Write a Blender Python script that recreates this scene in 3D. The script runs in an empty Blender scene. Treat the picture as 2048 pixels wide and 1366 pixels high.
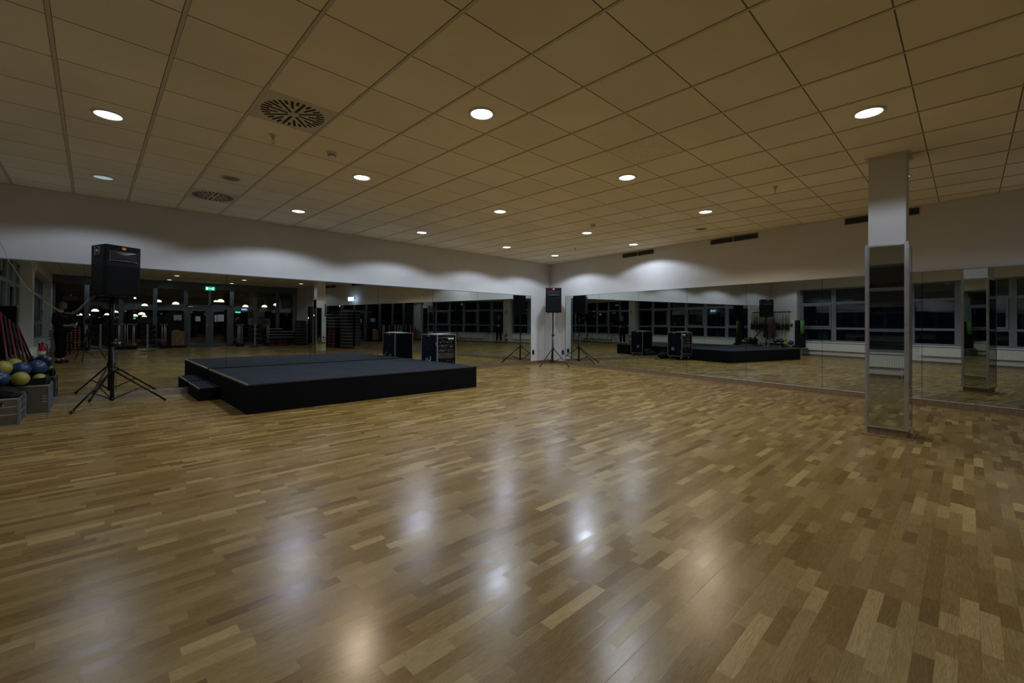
import bpy, bmesh, math, random
from mathutils import Vector, Matrix
PI = math.pi
random.seed(7)
S = bpy.context.scene
COL = S.collection

# ------------------------------------------------------------------ camera, world, exposure
CAM = Vector((-10.828, -9.498, 1.248))
YAW, PIT, ROL = .7647, .0075, .0068
fw = Vector((math.cos(PIT) * math.sin(YAW), math.cos(PIT) * math.cos(YAW), math.sin(PIT)))
rt0 = Vector((math.cos(YAW), -math.sin(YAW), 0))
up0 = rt0.cross(fw)
rt = math.cos(ROL) * rt0 + math.sin(ROL) * up0
up = -math.sin(ROL) * rt0 + math.cos(ROL) * up0
cd = bpy.data.cameras.new('camera')
cam = bpy.data.objects.new('camera', cd)
COL.objects.link(cam)
m = Matrix((rt, up, -fw)).transposed().to_4x4()
m.translation = CAM
cam.matrix_world = m
cd.sensor_width = 36
cd.lens = 875.9 / 2048 * 36
cd.shift_y = -(683 - 641.2) / 2048
cd.clip_start = .02
S.camera = cam
S.view_settings.view_transform = 'Standard'
S.view_settings.look = 'None'
S.view_settings.gamma = 1
S.view_settings.use_curve_mapping = False
S.view_settings.exposure = -0.2
w = bpy.data.worlds.new('night')
S.world = w
w.use_nodes = True
w.node_tree.nodes['Background'].inputs[0].default_value = (.35, .5, .9, 1)
w.node_tree.nodes['Background'].inputs[1].default_value = .004
S.cycles.max_bounces = 14
S.cycles.diffuse_bounces = 5
S.cycles.glossy_bounces = 8
S.cycles.transparent_max_bounces = 16
S.cycles.sample_clamp_indirect = 14
S.cycles.use_denoising = True
LAMP_W = 66.0          # power of one downlight
LAMP_C = (.78, .91, 1.12)
WARM_C = (1.12, .95, .74)

H = 3.2                # ceiling height
T = .625               # ceiling tile
EA = .1377             # east wall runs x = EA*y
XW = -12.03            # inner face of the window wall
YS = -17.2             # glazed partition
EN = math.hypot(1, EA)


# ------------------------------------------------------------------ materials
class NT:
    def __init__(s, name):
        s.m = bpy.data.materials.new(name)
        s.m.use_nodes = True
        s.t = s.m.node_tree
        s.b = s.t.nodes['Principled BSDF']
        s.out = s.t.nodes['Material Output']

    def n(s, typ, **kw):
        nd = s.t.nodes.new(typ)
        for k, v in kw.items():
            setattr(nd, k, v)
        return nd

    def link(s, a, b):
        s.t.links.new(a, b)

    def inp(s, sock, v):
        if hasattr(v, 'is_output'):
            s.link(v, sock)
        elif v is not None:
            if isinstance(v, (tuple, list)) and len(v) == 3 and sock.type == 'RGBA':
                v = (*v, 1)
            sock.default_value = v

    def math(s, op, a, b=None, c=None):
        nd = s.n('ShaderNodeMath', operation=op)
        for i, v in enumerate((a, b, c)):
            if v is not None:
                s.inp(nd.inputs[i], v)
        return nd.outputs[0]

    def mix(s, f, a, b, typ='MIX'):
        nd = s.n('ShaderNodeMix', data_type='RGBA', blend_type=typ)
        s.inp(nd.inputs[0], f); s.inp(nd.inputs[6], a); s.inp(nd.inputs[7], b)
        return nd.outputs[2]

    def noise(s, vec, scale, detail=3, rough=.5, dist=0):
        nd = s.n('ShaderNodeTexNoise')
        if vec is not None:
            s.link(vec, nd.inputs['Vector'])
        nd.inputs['Scale'].default_value = scale
        nd.inputs['Detail'].default_value = detail
        nd.inputs['Roughness'].default_value = rough
        nd.inputs['Distortion'].default_value = dist
        return nd.outputs[0]

    def coords(s):
        return s.n('ShaderNodeTexCoord').outputs['Object']

    def map(s, v, a, b, c=0., d=1.):
        nd = s.n('ShaderNodeMapRange')
        s.inp(nd.inputs[0], v)
        for i, x in enumerate((a, b, c, d)):
            s.inp(nd.inputs[i + 1], x)
        return nd.outputs[0]

    def bump(s, h, strength=.2, dist=.01):
        nd = s.n('ShaderNodeBump')
        nd.inputs['Strength'].default_value = strength
        nd.inputs['Distance'].default_value = dist
        s.link(h, nd.inputs['Height'])
        s.link(nd.outputs[0], s.b.inputs['Normal'])


def mat(name, col, rough=.5, metal=0., spec=.5, emis=None, es=0., noise=None, bump=None, trans=0.):
    k = NT(name)
    k.b.inputs['Roughness'].default_value = rough
    k.b.inputs['Metallic'].default_value = metal
    k.b.inputs['Specular IOR Level'].default_value = spec
    k.b.inputs['Base Color'].default_value = (*col, 1)
    if noise:
        sc, amt = noise
        v = k.noise(k.coords(), sc, 4)
        f = k.map(v, .3, .7, 1 - amt, 1 + amt)
        c = k.mix(1.0, (*col, 1), f, 'MULTIPLY')
        k.link(c, k.b.inputs['Base Color'])
    if bump:
        sc, st, d = bump
        k.bump(k.noise(k.coords(), sc, 3), st, d)
    if emis:
        k.b.inputs['Emission Color'].default_value = (*emis, 1)
        k.b.inputs['Emission Strength'].default_value = es
    return k.m


def parquet():
    k = NT('oak_parquet')
    co = k.coords()
    sp = k.n('ShaderNodeSeparateXYZ'); k.link(co, sp.inputs[0])
    x, y = sp.outputs[0], sp.outputs[1]
    SW = .0607
    v = k.math('DIVIDE', k.math('ADD', y, 9.531), SW)
    row = k.math('FLOOR', v)
    fv = k.math('FRACT', v)
    wn = k.n('ShaderNodeTexWhiteNoise', noise_dimensions='1D'); k.link(row, wn.inputs['W'])
    off = k.math('MULTIPLY', wn.outputs[0], 37.0)
    L = k.map(wn.outputs[0], 0, 1, .24, .40)
    u0 = k.math('ADD', k.math('DIVIDE', x, L), off)
    # uneven block lengths
    wob = k.math('MULTIPLY', k.math('SINE', k.math('MULTIPLY', u0, 1.7)), .38)
    u = k.math('ADD', u0, wob)
    idx = k.math('FLOOR', u)
    fu = k.math('FRACT', u)
    cb = k.n('ShaderNodeCombineXYZ'); k.link(idx, cb.inputs[0]); k.link(row, cb.inputs[1])
    w2 = k.n('ShaderNodeTexWhiteNoise', noise_dimensions='2D'); k.link(cb.outputs[0], w2.inputs['Vector'])
    r = w2.outputs[0]
    ramp = k.n('ShaderNodeValToRGB')
    e = ramp.color_ramp.elements
    e[0].position = 0; e[0].color = (.20, .117, .030, 1)
    e[1].position = 1; e[1].color = (.50, .355, .125, 1)
    for p, c in ((.12, (.255, .155, .042)), (.5, (.31, .197, .056)), (.86, (.365, .245, .076))):
        q = e.new(p); q.color = (*c, 1)
    k.link(r, ramp.inputs[0])
    # grain
    gc = k.n('ShaderNodeCombineXYZ')
    k.link(k.math('ADD', k.math('MULTIPLY', x, 2.4), k.math('MULTIPLY', r, 91)), gc.inputs[0])
    k.link(k.math('MULTIPLY', y, 26), gc.inputs[1])
    k.link(k.math('MULTIPLY', r, 53), gc.inputs[2])
    g1 = k.noise(gc.outputs[0], 1.2, 3, .55, 1.4)
    rings = k.math('FRACT', k.math('MULTIPLY', g1, 9.0))
    rings = k.math('ABSOLUTE', k.math('SUBTRACT', rings, .5))
    gfine = k.n('ShaderNodeCombineXYZ')
    k.link(k.math('MULTIPLY', x, 14), gfine.inputs[0]); k.link(k.math('MULTIPLY', y, 260), gfine.inputs[1])
    g2 = k.noise(gfine.outputs[0], 1, 2)
    gr = k.math('ADD', k.map(rings, 0, .5, .78, 1.08), k.map(g2, .3, .7, -.16, .14))
    col = k.mix(1.0, ramp.outputs[0], gr, 'MULTIPLY')
    # broad wear variation
    bn = k.map(k.noise(co, .55, 3), .3, .7, .83, .99)
    col = k.mix(1.0, col, bn, 'MULTIPLY')
    # joints
    ed = k.math('MINIMUM', fv, k.math('SUBTRACT', 1, fv))
    jr = k.map(ed, 0, .016, 1, 0)
    ex = k.math('MULTIPLY', k.math('MINIMUM', fu, k.math('SUBTRACT', 1, fu)), L)
    jx = k.map(ex, 0, .0011, 1, 0)
    bd = k.math('FRACT', k.math('DIVIDE', v, 3))
    eb = k.math('MINIMUM', bd, k.math('SUBTRACT', 1, bd))
    jb = k.map(eb, 0, .0072, 1, 0)
    j = k.math('MAXIMUM', k.math('MULTIPLY', k.math('MAXIMUM', jr, jx), .28), k.math('MULTIPLY', jb, .62))
    col = k.mix(j, col, (.06, .032, .012, 1))
    # dark nicks
    vo = k.n('ShaderNodeTexVoronoi', feature='F1'); k.link(co, vo.inputs['Vector']); vo.inputs['Scale'].default_value = 16
    dot = k.map(vo.outputs['Distance'], .045, .075, 1, 0)
    pick = k.math('GREATER_THAN', k.noise(co, 3.1, 2), .56)
    rare = k.math('GREATER_THAN', vo.outputs['Color'], .55)
    dot = k.math('MULTIPLY', k.math('MULTIPLY', dot, pick), rare)
    col = k.mix(k.math('MULTIPLY', dot, .75), col, (.03, .017, .008, 1))
    k.link(col, k.b.inputs['Base Color'])
    rg = k.math('ADD', k.map(k.noise(co, 1.3, 4), .3, .7, .22, .32), k.map(r, 0, 1, -.03, .03))
    k.link(rg, k.b.inputs['Roughness'])
    k.b.inputs['Specular IOR Level'].default_value = .34
    k.b.inputs['Specular Tint'].default_value = (1, .87, .70, 1)
    hb = k.math('SUBTRACT', k.math('MULTIPLY', k.noise(co, 7, 2), .6), j)
    k.bump(hb, .10, .002)
    return k.m


def tilemat():
    """mineral fibre ceiling tile with dark cross joints running in x"""
    k = NT('ceiling_tile')
    co = k.coords()
    sp = k.n('ShaderNodeSeparateXYZ'); k.link(co, sp.inputs[0])
    tx = k.math('DIVIDE', k.math('SUBTRACT', sp.outputs[0], -14.676 * T), T)
    ty = k.math('DIVIDE', k.math('SUBTRACT', sp.outputs[1], -10.693 * T), T)
    cb = k.n('ShaderNodeCombineXYZ'); k.link(k.math('FLOOR', tx), cb.inputs[0]); k.link(k.math('FLOOR', ty), cb.inputs[1])
    wn = k.n('ShaderNodeTexWhiteNoise', noise_dimensions='2D'); k.link(cb.outputs[0], wn.inputs['Vector'])
    f = k.map(wn.outputs[0], 0, 1, .95, 1.04)
    f2 = k.map(k.noise(co, 260, 2), .3, .7, .93, 1.07)
    f3 = k.map(k.noise(co, 1.1, 3), .3, .7, .94, 1.06)
    c = k.mix(1.0, (.86, .785, .61, 1), f, 'MULTIPLY'); c = k.mix(1.0, c, f2, 'MULTIPLY'); c = k.mix(1.0, c, f3, 'MULTIPLY')

    def line(t, wd):
        fr = k.math('FRACT', t)
        return k.map(k.math('MULTIPLY', k.math('MINIMUM', fr, k.math('SUBTRACT', 1, fr)), T), wd * .5, wd, 1, 0)
    j = line(ty, .0062)
    c = k.mix(k.math('MULTIPLY', j, .9), c, (.07, .06, .045, 1))
    k.link(c, k.b.inputs['Base Color'])
    k.b.inputs['Roughness'].default_value = .9
    k.b.inputs['Specular IOR Level'].default_value = .2
    # tiles bow very slightly
    fx = k.math('FRACT', tx); fy = k.math('FRACT', ty)
    bow = k.math('MULTIPLY', k.math('MULTIPLY', fx, k.math('SUBTRACT', 1, fx)), k.math('MULTIPLY', fy, k.math('SUBTRACT', 1, fy)))
    k.bump(k.math('ADD', k.math('MULTIPLY', bow, 4), k.math('MULTIPLY', k.noise(co, 300, 2), .05)), .35, .01)
    return k.m


def carpet(name, col, amt):
    k = NT(name)
    co = k.coords()
    f = k.map(k.noise(co, 420, 2, .7), .35, .65, 1 - amt, 1 + amt)
    c = k.mix(1.0, (*col, 1), f, 'MULTIPLY')
    f2 = k.map(k.noise(co, 3, 3), .3, .7, .85, 1.15)
    c = k.mix(1.0, c, f2, 'MULTIPLY')
    k.link(c, k.b.inputs['Base Color'])
    k.b.inputs['Roughness'].default_value = .95
    k.b.inputs['Specular IOR Level'].default_value = .15
    k.bump(k.noise(co, 500, 2), .6, .004)
    return k.m


def glassmat(name='window_glass', tint=(.93, .97, .96)):
    k = NT(name)
    g = k.n('ShaderNodeBsdfGlossy'); g.inputs['Roughness'].default_value = 0; g.inputs[0].default_value = (1, 1, 1, 1)
    t = k.n('ShaderNodeBsdfTransparent'); t.inputs[0].default_value = (*tint, 1)
    fr = k.n('ShaderNodeFresnel'); fr.inputs[0].default_value = 1.5
    mx = k.n('ShaderNodeMixShader')
    k.link(fr.outputs[0], mx.inputs[0]); k.link(t.outputs[0], mx.inputs[1]); k.link(g.outputs[0], mx.inputs[2])
    k.link(mx.outputs[0], k.out.inputs[0])
    return k.m


def woodmat(name, base, dark, sc=1.):
    k = NT(name)
    mp = k.n('ShaderNodeMapping'); k.link(k.coords(), mp.inputs[0]); mp.inputs['Scale'].default_value = (18 * sc, 18 * sc, 1.6 * sc)
    n = k.noise(mp.outputs[0], 1.5, 4, .6, .8)
    c = k.mix(k.map(n, .35, .65), (*dark, 1), (*base, 1))
    k.link(c, k.b.inputs['Base Color']); k.b.inputs['Roughness'].default_value = .45
    return k.m


def brushed(name, col, rough):
    k = NT(name)
    mp = k.n('ShaderNodeMapping'); k.link(k.coords(), mp.inputs[0]); mp.inputs['Scale'].default_value = (3, 3, 120)
    n = k.noise(mp.outputs[0], 2, 3)
    k.link(k.map(n, .3, .7, rough - .08, rough + .08), k.b.inputs['Roughness'])
    k.b.inputs['Metallic'].default_value = 1
    f = k.map(k.noise(k.coords(), 4, 3), .3, .7, .85, 1.1)
    k.link(k.mix(1.0, (*col, 1), f, 'MULTIPLY'), k.b.inputs['Base Color'])
    return k.m


M = dict(
    parquet=parquet(), tile=tilemat(),
    wall=mat('white_wall_paint', (.64, .62, .60), .75, spec=.25, noise=(2.2, .03), bump=(160, .12, .002)),
    bar=mat('ceiling_bar', (.60, .53, .41), .6),
    gap=mat('dark_gap', (.03, .027, .022), .9),
    rough_tile=mat('fissured_tile', (.84, .75, .58), .95, noise=(55, .22), bump=(90, .8, .01)),
    mirror=mat('mirror_glass', (.60, .64, .60), 0.0, 1.0),
    mirror_edge=mat('mirror_edge', (.02, .022, .02), .4),
    alu=brushed('brushed_aluminium', (.62, .62, .63), .34),
    alu_dark=mat('grey_frame', (.155, .18, .20), .42, .35),
    frame=mat('grey_window_frame', (.20, .235, .27), .45, .1),
    dframe=mat('dark_grey_partition_frame', (.115, .135, .15), .45, .2),
    base=woodmat('skirting_wood', (.22, .14, .068), (.15, .095, .045)),
    cabwood=woodmat('cabinet_wood', (.36, .22, .11), (.16, .09, .045)),
    glass=glassmat(),
    rad=mat('radiator_white', (.74, .73, .68), .4),
    sill=mat('sill_white', (.6, .62, .63), .35),
    black=mat('black_paint', (.004, .004, .0045), .5, spec=.18, noise=(60, .2), bump=(240, .25, .002)),
    grille=mat('black_grille', (.003, .003, .003), .7, spec=.15, bump=(500, .5, .003)),
    blackm=mat('black_steel', (.004, .004, .004), .35, spec=.35),
    rubber=mat('black_rubber', (.01, .01, .01), .8),
    horn=mat('horn_black', (.02, .02, .022), .18),
    orange=mat('orange_badge', (.75, .12, .02), .5),
    white=mat('white_plastic', (.8, .8, .78), .4),
    paper=mat('white_paper', (.75, .76, .74), .8),
    yellowish=mat('cream_print', (.65, .55, .28), .5),
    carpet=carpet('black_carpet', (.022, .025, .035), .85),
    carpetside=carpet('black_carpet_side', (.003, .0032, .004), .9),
    trimblk=mat('black_edge_strip', (.012, .012, .013), .5),
    steel=mat('chromed_steel', (.7, .7, .7), .18, 1.),
    ventm=mat('vent_white', (.60, .53, .41), .5),
    ring=mat('lamp_ring_white', (.72, .70, .66), .35),
    lamp=mat('lamp_diffuser', (.9, .9, .9), .4, emis=(.85, .94, 1.0), es=9.0),
    lampdim=mat('lamp_diffuser_dim', (.5, .55, .6), .3, emis=(.7, .88, 1.0), es=.45),  # weak glow set by hand for a lit lamp viewed past its cutoff angle
    caseblue=mat('dark_blue_laminate', (.0022, .0035, .012), .45, spec=.12, noise=(40, .15), bump=(300, .2, .002)),
    red=mat('red_paint', (.45, .02, .015), .35),
    redp=mat('red_plastic', (.34, .03, .02), .5),
    stickred=mat('dark_red_stick', (.13, .010, .010), .5),
    pink=mat('salmon_rubber', (.62, .16, .12), .5),
    greyp=mat('grey_plastic', (.22, .23, .25), .55, noise=(30, .12)),
    greyl=mat('light_grey_plastic', (.40, .42, .45), .55),
    dark=mat('dark_plastic', (.006, .006, .007), .5, spec=.3),
    yball=mat('yellow_ball_rubber', (.30, .27, .04), .4),
    bball=mat('blue_ball_rubber', (.012, .04, .11), .35),
    ybandm=mat('yellow_band', (.28, .24, .05), .5),
    redband=mat('dark_red_band', (.14, .012, .012), .5),
    green=mat('green_foam', (.13, .26, .06), .8, bump=(60, .3, .004)),
    darkmat=mat('dark_foam', (.008, .008, .009), .8, spec=.2),
    matred=mat('dark_red_mat', (.13, .02, .025), .8),
    exitg=mat('exit_green', (.0, .35, .25), .4, emis=(.02, .75, .52), es=1.1),
    exitw=mat('exit_white', (.9, .9, .9), .4, emis=(.85, 1, .95), es=3.0),
    exitb=mat('exit_blue_white', (.6, .75, 1), .4, emis=(.35, .55, 1.0), es=5.0),
    exitbw=mat('exit_bright_white', (.9, .9, 1), .4, emis=(.85, .92, 1.0), es=9.0),
    led=mat('white_led', (.8, .8, .8), .4, emis=(.9, .95, 1), es=1.2),
    ledr=mat('red_led', (.8, .1, .1), .4, emis=(1, .1, .05), es=.8),
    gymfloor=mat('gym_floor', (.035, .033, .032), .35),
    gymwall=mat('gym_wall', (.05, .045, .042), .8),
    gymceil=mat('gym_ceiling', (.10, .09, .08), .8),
    shade=mat('pendant_shade', (.75, .70, .6), .4, emis=(1.0, .80, .52), es=5.0),
    cool=mat('blue_screen', (.2, .3, .6), .4, emis=(.3, .5, 1), es=1.2),
    cable=mat('pale_cable', (.35, .31, .26), .5),
    skin=mat('skin', (.34, .20, .14), .6),
    hair=mat('grey_brown_hair', (.12, .095, .07), .8),
    jacket=mat('dark_jacket', (.007, .010, .011), .85, spec=.1, noise=(20, .2)),
    trousers=mat('black_trousers', (.004, .004, .005), .9, spec=.1),
    shoe=mat('black_shoe', (.012, .012, .012), .4),
    cap=mat('teal_cap', (.02, .16, .15), .7),
)


# ------------------------------------------------------------------ mesh builder
class MB:
    def __init__(s):
        s.v = []; s.f = []; s.sm = []; s.mi = []; s.cur = 0

    def add(s, vs, fs, smooth=False, M4=None):
        o = len(s.v)
        s.v += [tuple(M4 @ Vector(p)) if M4 is not None else tuple(p) for p in vs]
        for f in fs:
            s.f.append([i + o for i in f])
            s.sm.append(smooth if isinstance(smooth, bool) else smooth[len(f)])
            s.mi.append(s.cur)

    def box(s, a, b, M4=None):
        x0, y0, z0 = a; x1, y1, z1 = b
        vs = [(x0, y0, z0), (x1, y0, z0), (x1, y1, z0), (x0, y1, z0), (x0, y0, z1), (x1, y0, z1), (x1, y1, z1), (x0, y1, z1)]
        s.add(vs, [(3, 2, 1, 0), (4, 5, 6, 7), (0, 1, 5, 4), (1, 2, 6, 5), (2, 3, 7, 6), (3, 0, 4, 7)], False, M4)
        return s

    def cbox(s, c, d, rz=0, M4=None):
        R = Matrix.Translation(c) @ Matrix.Rotation(rz, 4, 'Z')
        if M4 is not None:
            R = M4 @ R
        return s.box((-d[0] / 2, -d[1] / 2, -d[2] / 2), (d[0] / 2, d[1] / 2, d[2] / 2), R)

    def prism(s, poly, z0, z1, M4=None):
        n = len(poly)
        vs = [(p[0], p[1], z0) for p in poly] + [(p[0], p[1], z1) for p in poly]
        fs = [tuple(range(n))[::-1], tuple(range(n, 2 * n))] + [(i, (i + 1) % n, n + (i + 1) % n, n + i) for i in range(n)]
        s.add(vs, fs, False, M4)
        return s

    def tube(s, pts, r, seg=10, cap=True, M4=None):
        pts = [Vector(p) for p in pts]
        rs = r if isinstance(r, (list, tuple)) else [r] * len(pts)
        vs = []; fs = []
        d0 = (pts[1] - pts[0]).normalized()
        u = d0.orthogonal().normalized()
        for i, p in enumerate(pts):
            if i == 0: d = pts[1] - pts[0]
            elif i == len(pts) - 1: d = pts[-1] - pts[-2]
            else: d = (pts[i + 1] - pts[i]).normalized() + (pts[i] - pts[i - 1]).normalized()
            d.normalize()
            u = (u - d * u.dot(d)).normalized()
            w_ = d.cross(u)
            for k in range(seg):
                a = 2 * PI * k / seg
                vs.append(p + (u * math.cos(a) + w_ * math.sin(a)) * rs[i])
        n = len(pts)
        for i in range(n - 1):
            for k in range(seg):
                fs.append((i * seg + k, i * seg + (k + 1) % seg, (i + 1) * seg + (k + 1) % seg, (i + 1) * seg + k))
        s.add(vs, fs, True, M4)
        if cap:
            o = len(s.v) - len(vs)
            s.f.append([o + k for k in range(seg)][::-1]); s.sm.append(False); s.mi.append(s.cur)
            s.f.append([o + (n - 1) * seg + k for k in range(seg)]); s.sm.append(False); s.mi.append(s.cur)
        return s

    def lathe(s, prof, c=(0, 0, 0), seg=24, M4=None):
        """prof [(r,z)] about z through c"""
        vs = []; fs = []
        for r, z in prof:
            for k in range(seg):
                a = 2 * PI * k / seg
                vs.append((c[0] + r * math.cos(a), c[1] + r * math.sin(a), c[2] + z))
        for i in range(len(prof) - 1):
            for k in range(seg):
                fs.append((i * seg + k, i * seg + (k + 1) % seg, (i + 1) * seg + (k + 1) % seg, (i + 1) * seg + k))
        s.add(vs, fs, True, M4)
        return s

    def sphere(s, c, r, seg=20, rings=12, sc=(1, 1, 1)):
        vs = [(c[0], c[1], c[2] + r * sc[2])]
        for i in range(1, rings):
            t = PI * i / rings
            for k in range(seg):
                a = 2 * PI * k / seg
                vs.append((c[0] + r * sc[0] * math.sin(t) * math.cos(a), c[1] + r * sc[1] * math.sin(t) * math.sin(a), c[2] + r * sc[2] * math.cos(t)))
        vs.append((c[0], c[1], c[2] - r * sc[2]))
        fs = [(0, 1 + k, 1 + (k + 1) % seg) for k in range(seg)]
        for i in range(rings - 2):
            for k in range(seg):
                a = 1 + i * seg
                fs.append((a + k, a + seg + k, a + seg + (k + 1) % seg, a + (k + 1) % seg))
        a = 1 + (rings - 2) * seg
        fs += [(a + k, len(vs) - 1, a + (k + 1) % seg) for k in range(seg)]
        s.add(vs, fs, True)
        return s

    def build(s, name, mats, parent=None, bevel=0, loc=None, rz=0, seg=2):
        me = bpy.data.meshes.new(name)
        me.from_pydata([tuple(v) for v in s.v], [], s.f)
        ms = mats if isinstance(mats, (list, tuple)) else [mats]
        for m_ in ms:
            me.materials.append(M[m_] if isinstance(m_, str) else m_)
        me.polygons.foreach_set('use_smooth', s.sm)
        me.polygons.foreach_set('material_index', s.mi)
        me.update()
        o = bpy.data.objects.new(name, me)
        COL.objects.link(o)
        if parent is not None:
            o.parent = parent
        if loc is not None:
            o.location = loc
        o.rotation_euler[2] = rz
        if bevel:
            b = o.modifiers.new('bevel', 'BEVEL'); b.width = bevel; b.segments = seg; b.limit_method = 'ANGLE'; b.angle_limit = .7
        return o


def empty(name, label, cat, loc=(0, 0, 0), rz=0, group=None):
    o = bpy.data.objects.new(name, None)
    COL.objects.link(o)
    o.empty_display_size = .1
    o.location = loc; o.rotation_euler[2] = rz
    return tag(o, label, cat, group)


def tag(o, label, cat, group=None):
    o['label'] = label; o['category'] = cat
    if group: o['group'] = group
    return o


def struct(o, label=None):
    o['kind'] = 'structure'
    if label: o['label'] = label
    return o


def dup(o, parent=None, loc=None, rz=None):
    c = o.copy(); COL.objects.link(c)
    if parent is not None: c.parent = parent
    for ch in list(o.children):
        dup(ch, c)
    if loc is not None: c.location = loc
    if rz is not None: c.rotation_euler[2] = rz
    return c


def textmesh(body, size, name, m_, parent, M4, depth=.0015, align='CENTER'):
    cu = bpy.data.curves.new(name, 'FONT')
    cu.body = body; cu.size = size; cu.extrude = depth; cu.align_x = align; cu.align_y = 'CENTER'
    t = bpy.data.objects.new('tmp', cu); COL.objects.link(t)
    dg = bpy.context.evaluated_depsgraph_get()
    me = bpy.data.meshes.new_from_object(t.evaluated_get(dg))
    bpy.data.objects.remove(t)
    me.name = name
    me.materials.clear(); me.materials.append(M[m_])
    me.transform(M4)
    o = bpy.data.objects.new(name, me); COL.objects.link(o); o.parent = parent
    return o


def ordn(n):
    return ['first', 'second', 'third', 'fourth', 'fifth', 'sixth', 'seventh', 'eighth', 'ninth', 'tenth', 'eleventh', 'twelfth', 'thirteenth', 'fourteenth'][n]


def grid(i, j):
    return ((i - 14.676) * T, (j - 10.693) * T)


# east wall frame: local u along wall (south), v into the room
ER = Matrix(((-EA / EN, -1 / EN, 0, 0), (-1 / EN, EA / EN, 0, 0), (0, 0, 1, 0), (0, 0, 0, 1)))
# columns: u axis = (-EA,-1)/EN pointing south, v axis = (-1,EA)/EN pointing into room


def eu(y):
    return -y * EN  # distance along wall for a given y


# ------------------------------------------------------------------ room shell
struct(MB().box((-12.6, YS - .1, -.12), (.3, .3, 0)).build('floor', 'parquet'))
struct(MB().box((-12.6, YS - .1, H), (.3, .3, H + .12)).build('ceiling', 'tile'))
struct(MB().box((-12.6, 0, 0), (.3, .25, H)).build('wall_north', 'wall'))
struct(MB().box((-.4, -.25, 0), (eu(YS) + .5, 0, H), ER).build('wall_east', 'wall'))

# main bars of the suspended ceiling, running towards the stage wall
g = MB()
i = -4
while i <= 15:
    x = (i - 14.676) * T
    y1 = 0
    yl = YS
    # stop at the slanting wall
    if x > EA * YS:
        yl = max(YS, x / EA + .02) if x < 0 else 0
        yl = x / EA
        yl = max(YS, min(0, yl)) if x < 0 else 0
        a, b = yl, 0
        if x < 0:
            a, b = (x / EA), 0
            a, b = b, b
            # room is west of x = EA*y : at this x only y > x/EA is inside
            a, b = x / EA, 0
    else:
        a, b = YS, 0
    if b - a > .05 and x > XW:
        g.cur = 0
        g.box((x - .012, a, H - .004), (x + .012, b, H + .002))
        g.cur = 1
        g.box((x + .012, a, H - .001), (x + .0148, b, H + .002))
        g.box((x - .0148, a, H - .001), (x - .012, b, H + .002))
    i += 1
g.cur = 0
g.box((XW, -.02, H - .006), (0, 0, H))
g.box((0, 0, H - .006), (eu(YS), .02, H), ER)
struct(g.build('trim_1', ['bar', 'gap']), 'metal bars and wall angle of the suspended ceiling')
x, y = grid(4, -1)
struct(MB().box((x + .018, y + .004, H - .003), (x + T - .018, y + T - .004, H)).build('trim_2', 'rough_tile'), 'paler fissured replacement ceiling tile')

# west wall with window openings
WB = [-1.16, -2.46, -3.71, -4.96, -6.18, -7.42, -8.67]
WB2 = [-9.22, -10.30, -11.45, -12.68, -13.95, -15.25, -16.5]
ZS, ZT = .60, 2.80
wl = MB()
wl.box((XW - .5, -1.16, 0), (XW, .0, H))
wl.box((XW - .5, -9.22, 0), (XW, -8.67, H))
wl.box((XW - .5, YS, 0), (XW, -16.5, H))
for a, b in ((-8.67, -1.16), (-16.5, -9.22)):
    wl.box((XW - .5, a, 0), (XW, b, ZS - .04))
    wl.box((XW - .5, a, ZT), (XW, b, H))
struct(wl.build('wall_west', 'wall'))
for n, (a, b) in enumerate(((-8.66, -1.17), (-16.49, -9.23))):
    struct(MB().box((XW - .31, a, ZS - .04), (XW + .05, b, ZS)).build('trim_%d' % (3 + n), 'sill', bevel=.006), 'white window sill board')


def bay(n, y0, y1, sash, handle_side=1):
    """one window bay between mullion centres y0 > y1"""
    X0, X1 = XW - .31, XW - .24
    r = MB()
    hm = .085
    a, b = y1 + hm, y0 - hm
    r.box((X0, y1, ZS), (X1, a, ZT)); r.box((X0, b, ZS), (X1, y0, ZT))
    for z0, z1 in ((ZS, ZS + .06), (1.11, 1.19), (2.14, 2.23), (ZT - .05, ZT)):
        r.box((X0, a, z0), (X1, b, z1))
    o = struct(r.build('window_%d' % n, 'frame', bevel=.004))
    for z0, z1 in ((ZS + .06, 1.11), (1.19, 2.14), (2.23, ZT - .05)):
        MB().box((X0 + .03, a, z0), (X0 + .038, b, z1)).build('glass_pane', 'glass', o)
    if sash:
        f = MB(); w_ = .06; z0, z1 = 1.19, 2.14
        f.box((X1 - .01, a, z0), (X1 + .03, a + w_, z1)); f.box((X1 - .01, b - w_, z0), (X1 + .03, b, z1))
        f.box((X1 - .01, a + w_, z0), (X1 + .03, b - w_, z0 + w_)); f.box((X1 - .01, a + w_, z1 - w_), (X1 + .03, b - w_, z1))
        f.build('sash', 'frame', o, bevel=.004)
        yy = b - .03 if handle_side > 0 else a + .03
        MB().cbox((X1 + .036, yy, 1.62), (.012, .028, .07)).tube([(X1 + .04, yy, 1.63), (X1 + .08, yy, 1.63), (X1 + .08, yy, 1.52)], .010).build('window_handle', 'steel', o)


nb = 1
for q, W_ in enumerate((WB, WB2)):
    for k in range(6):
        bay(nb, W_[k], W_[k + 1], k % 2 == 0, 1 if k < 3 else -1)
        nb += 1


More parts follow.
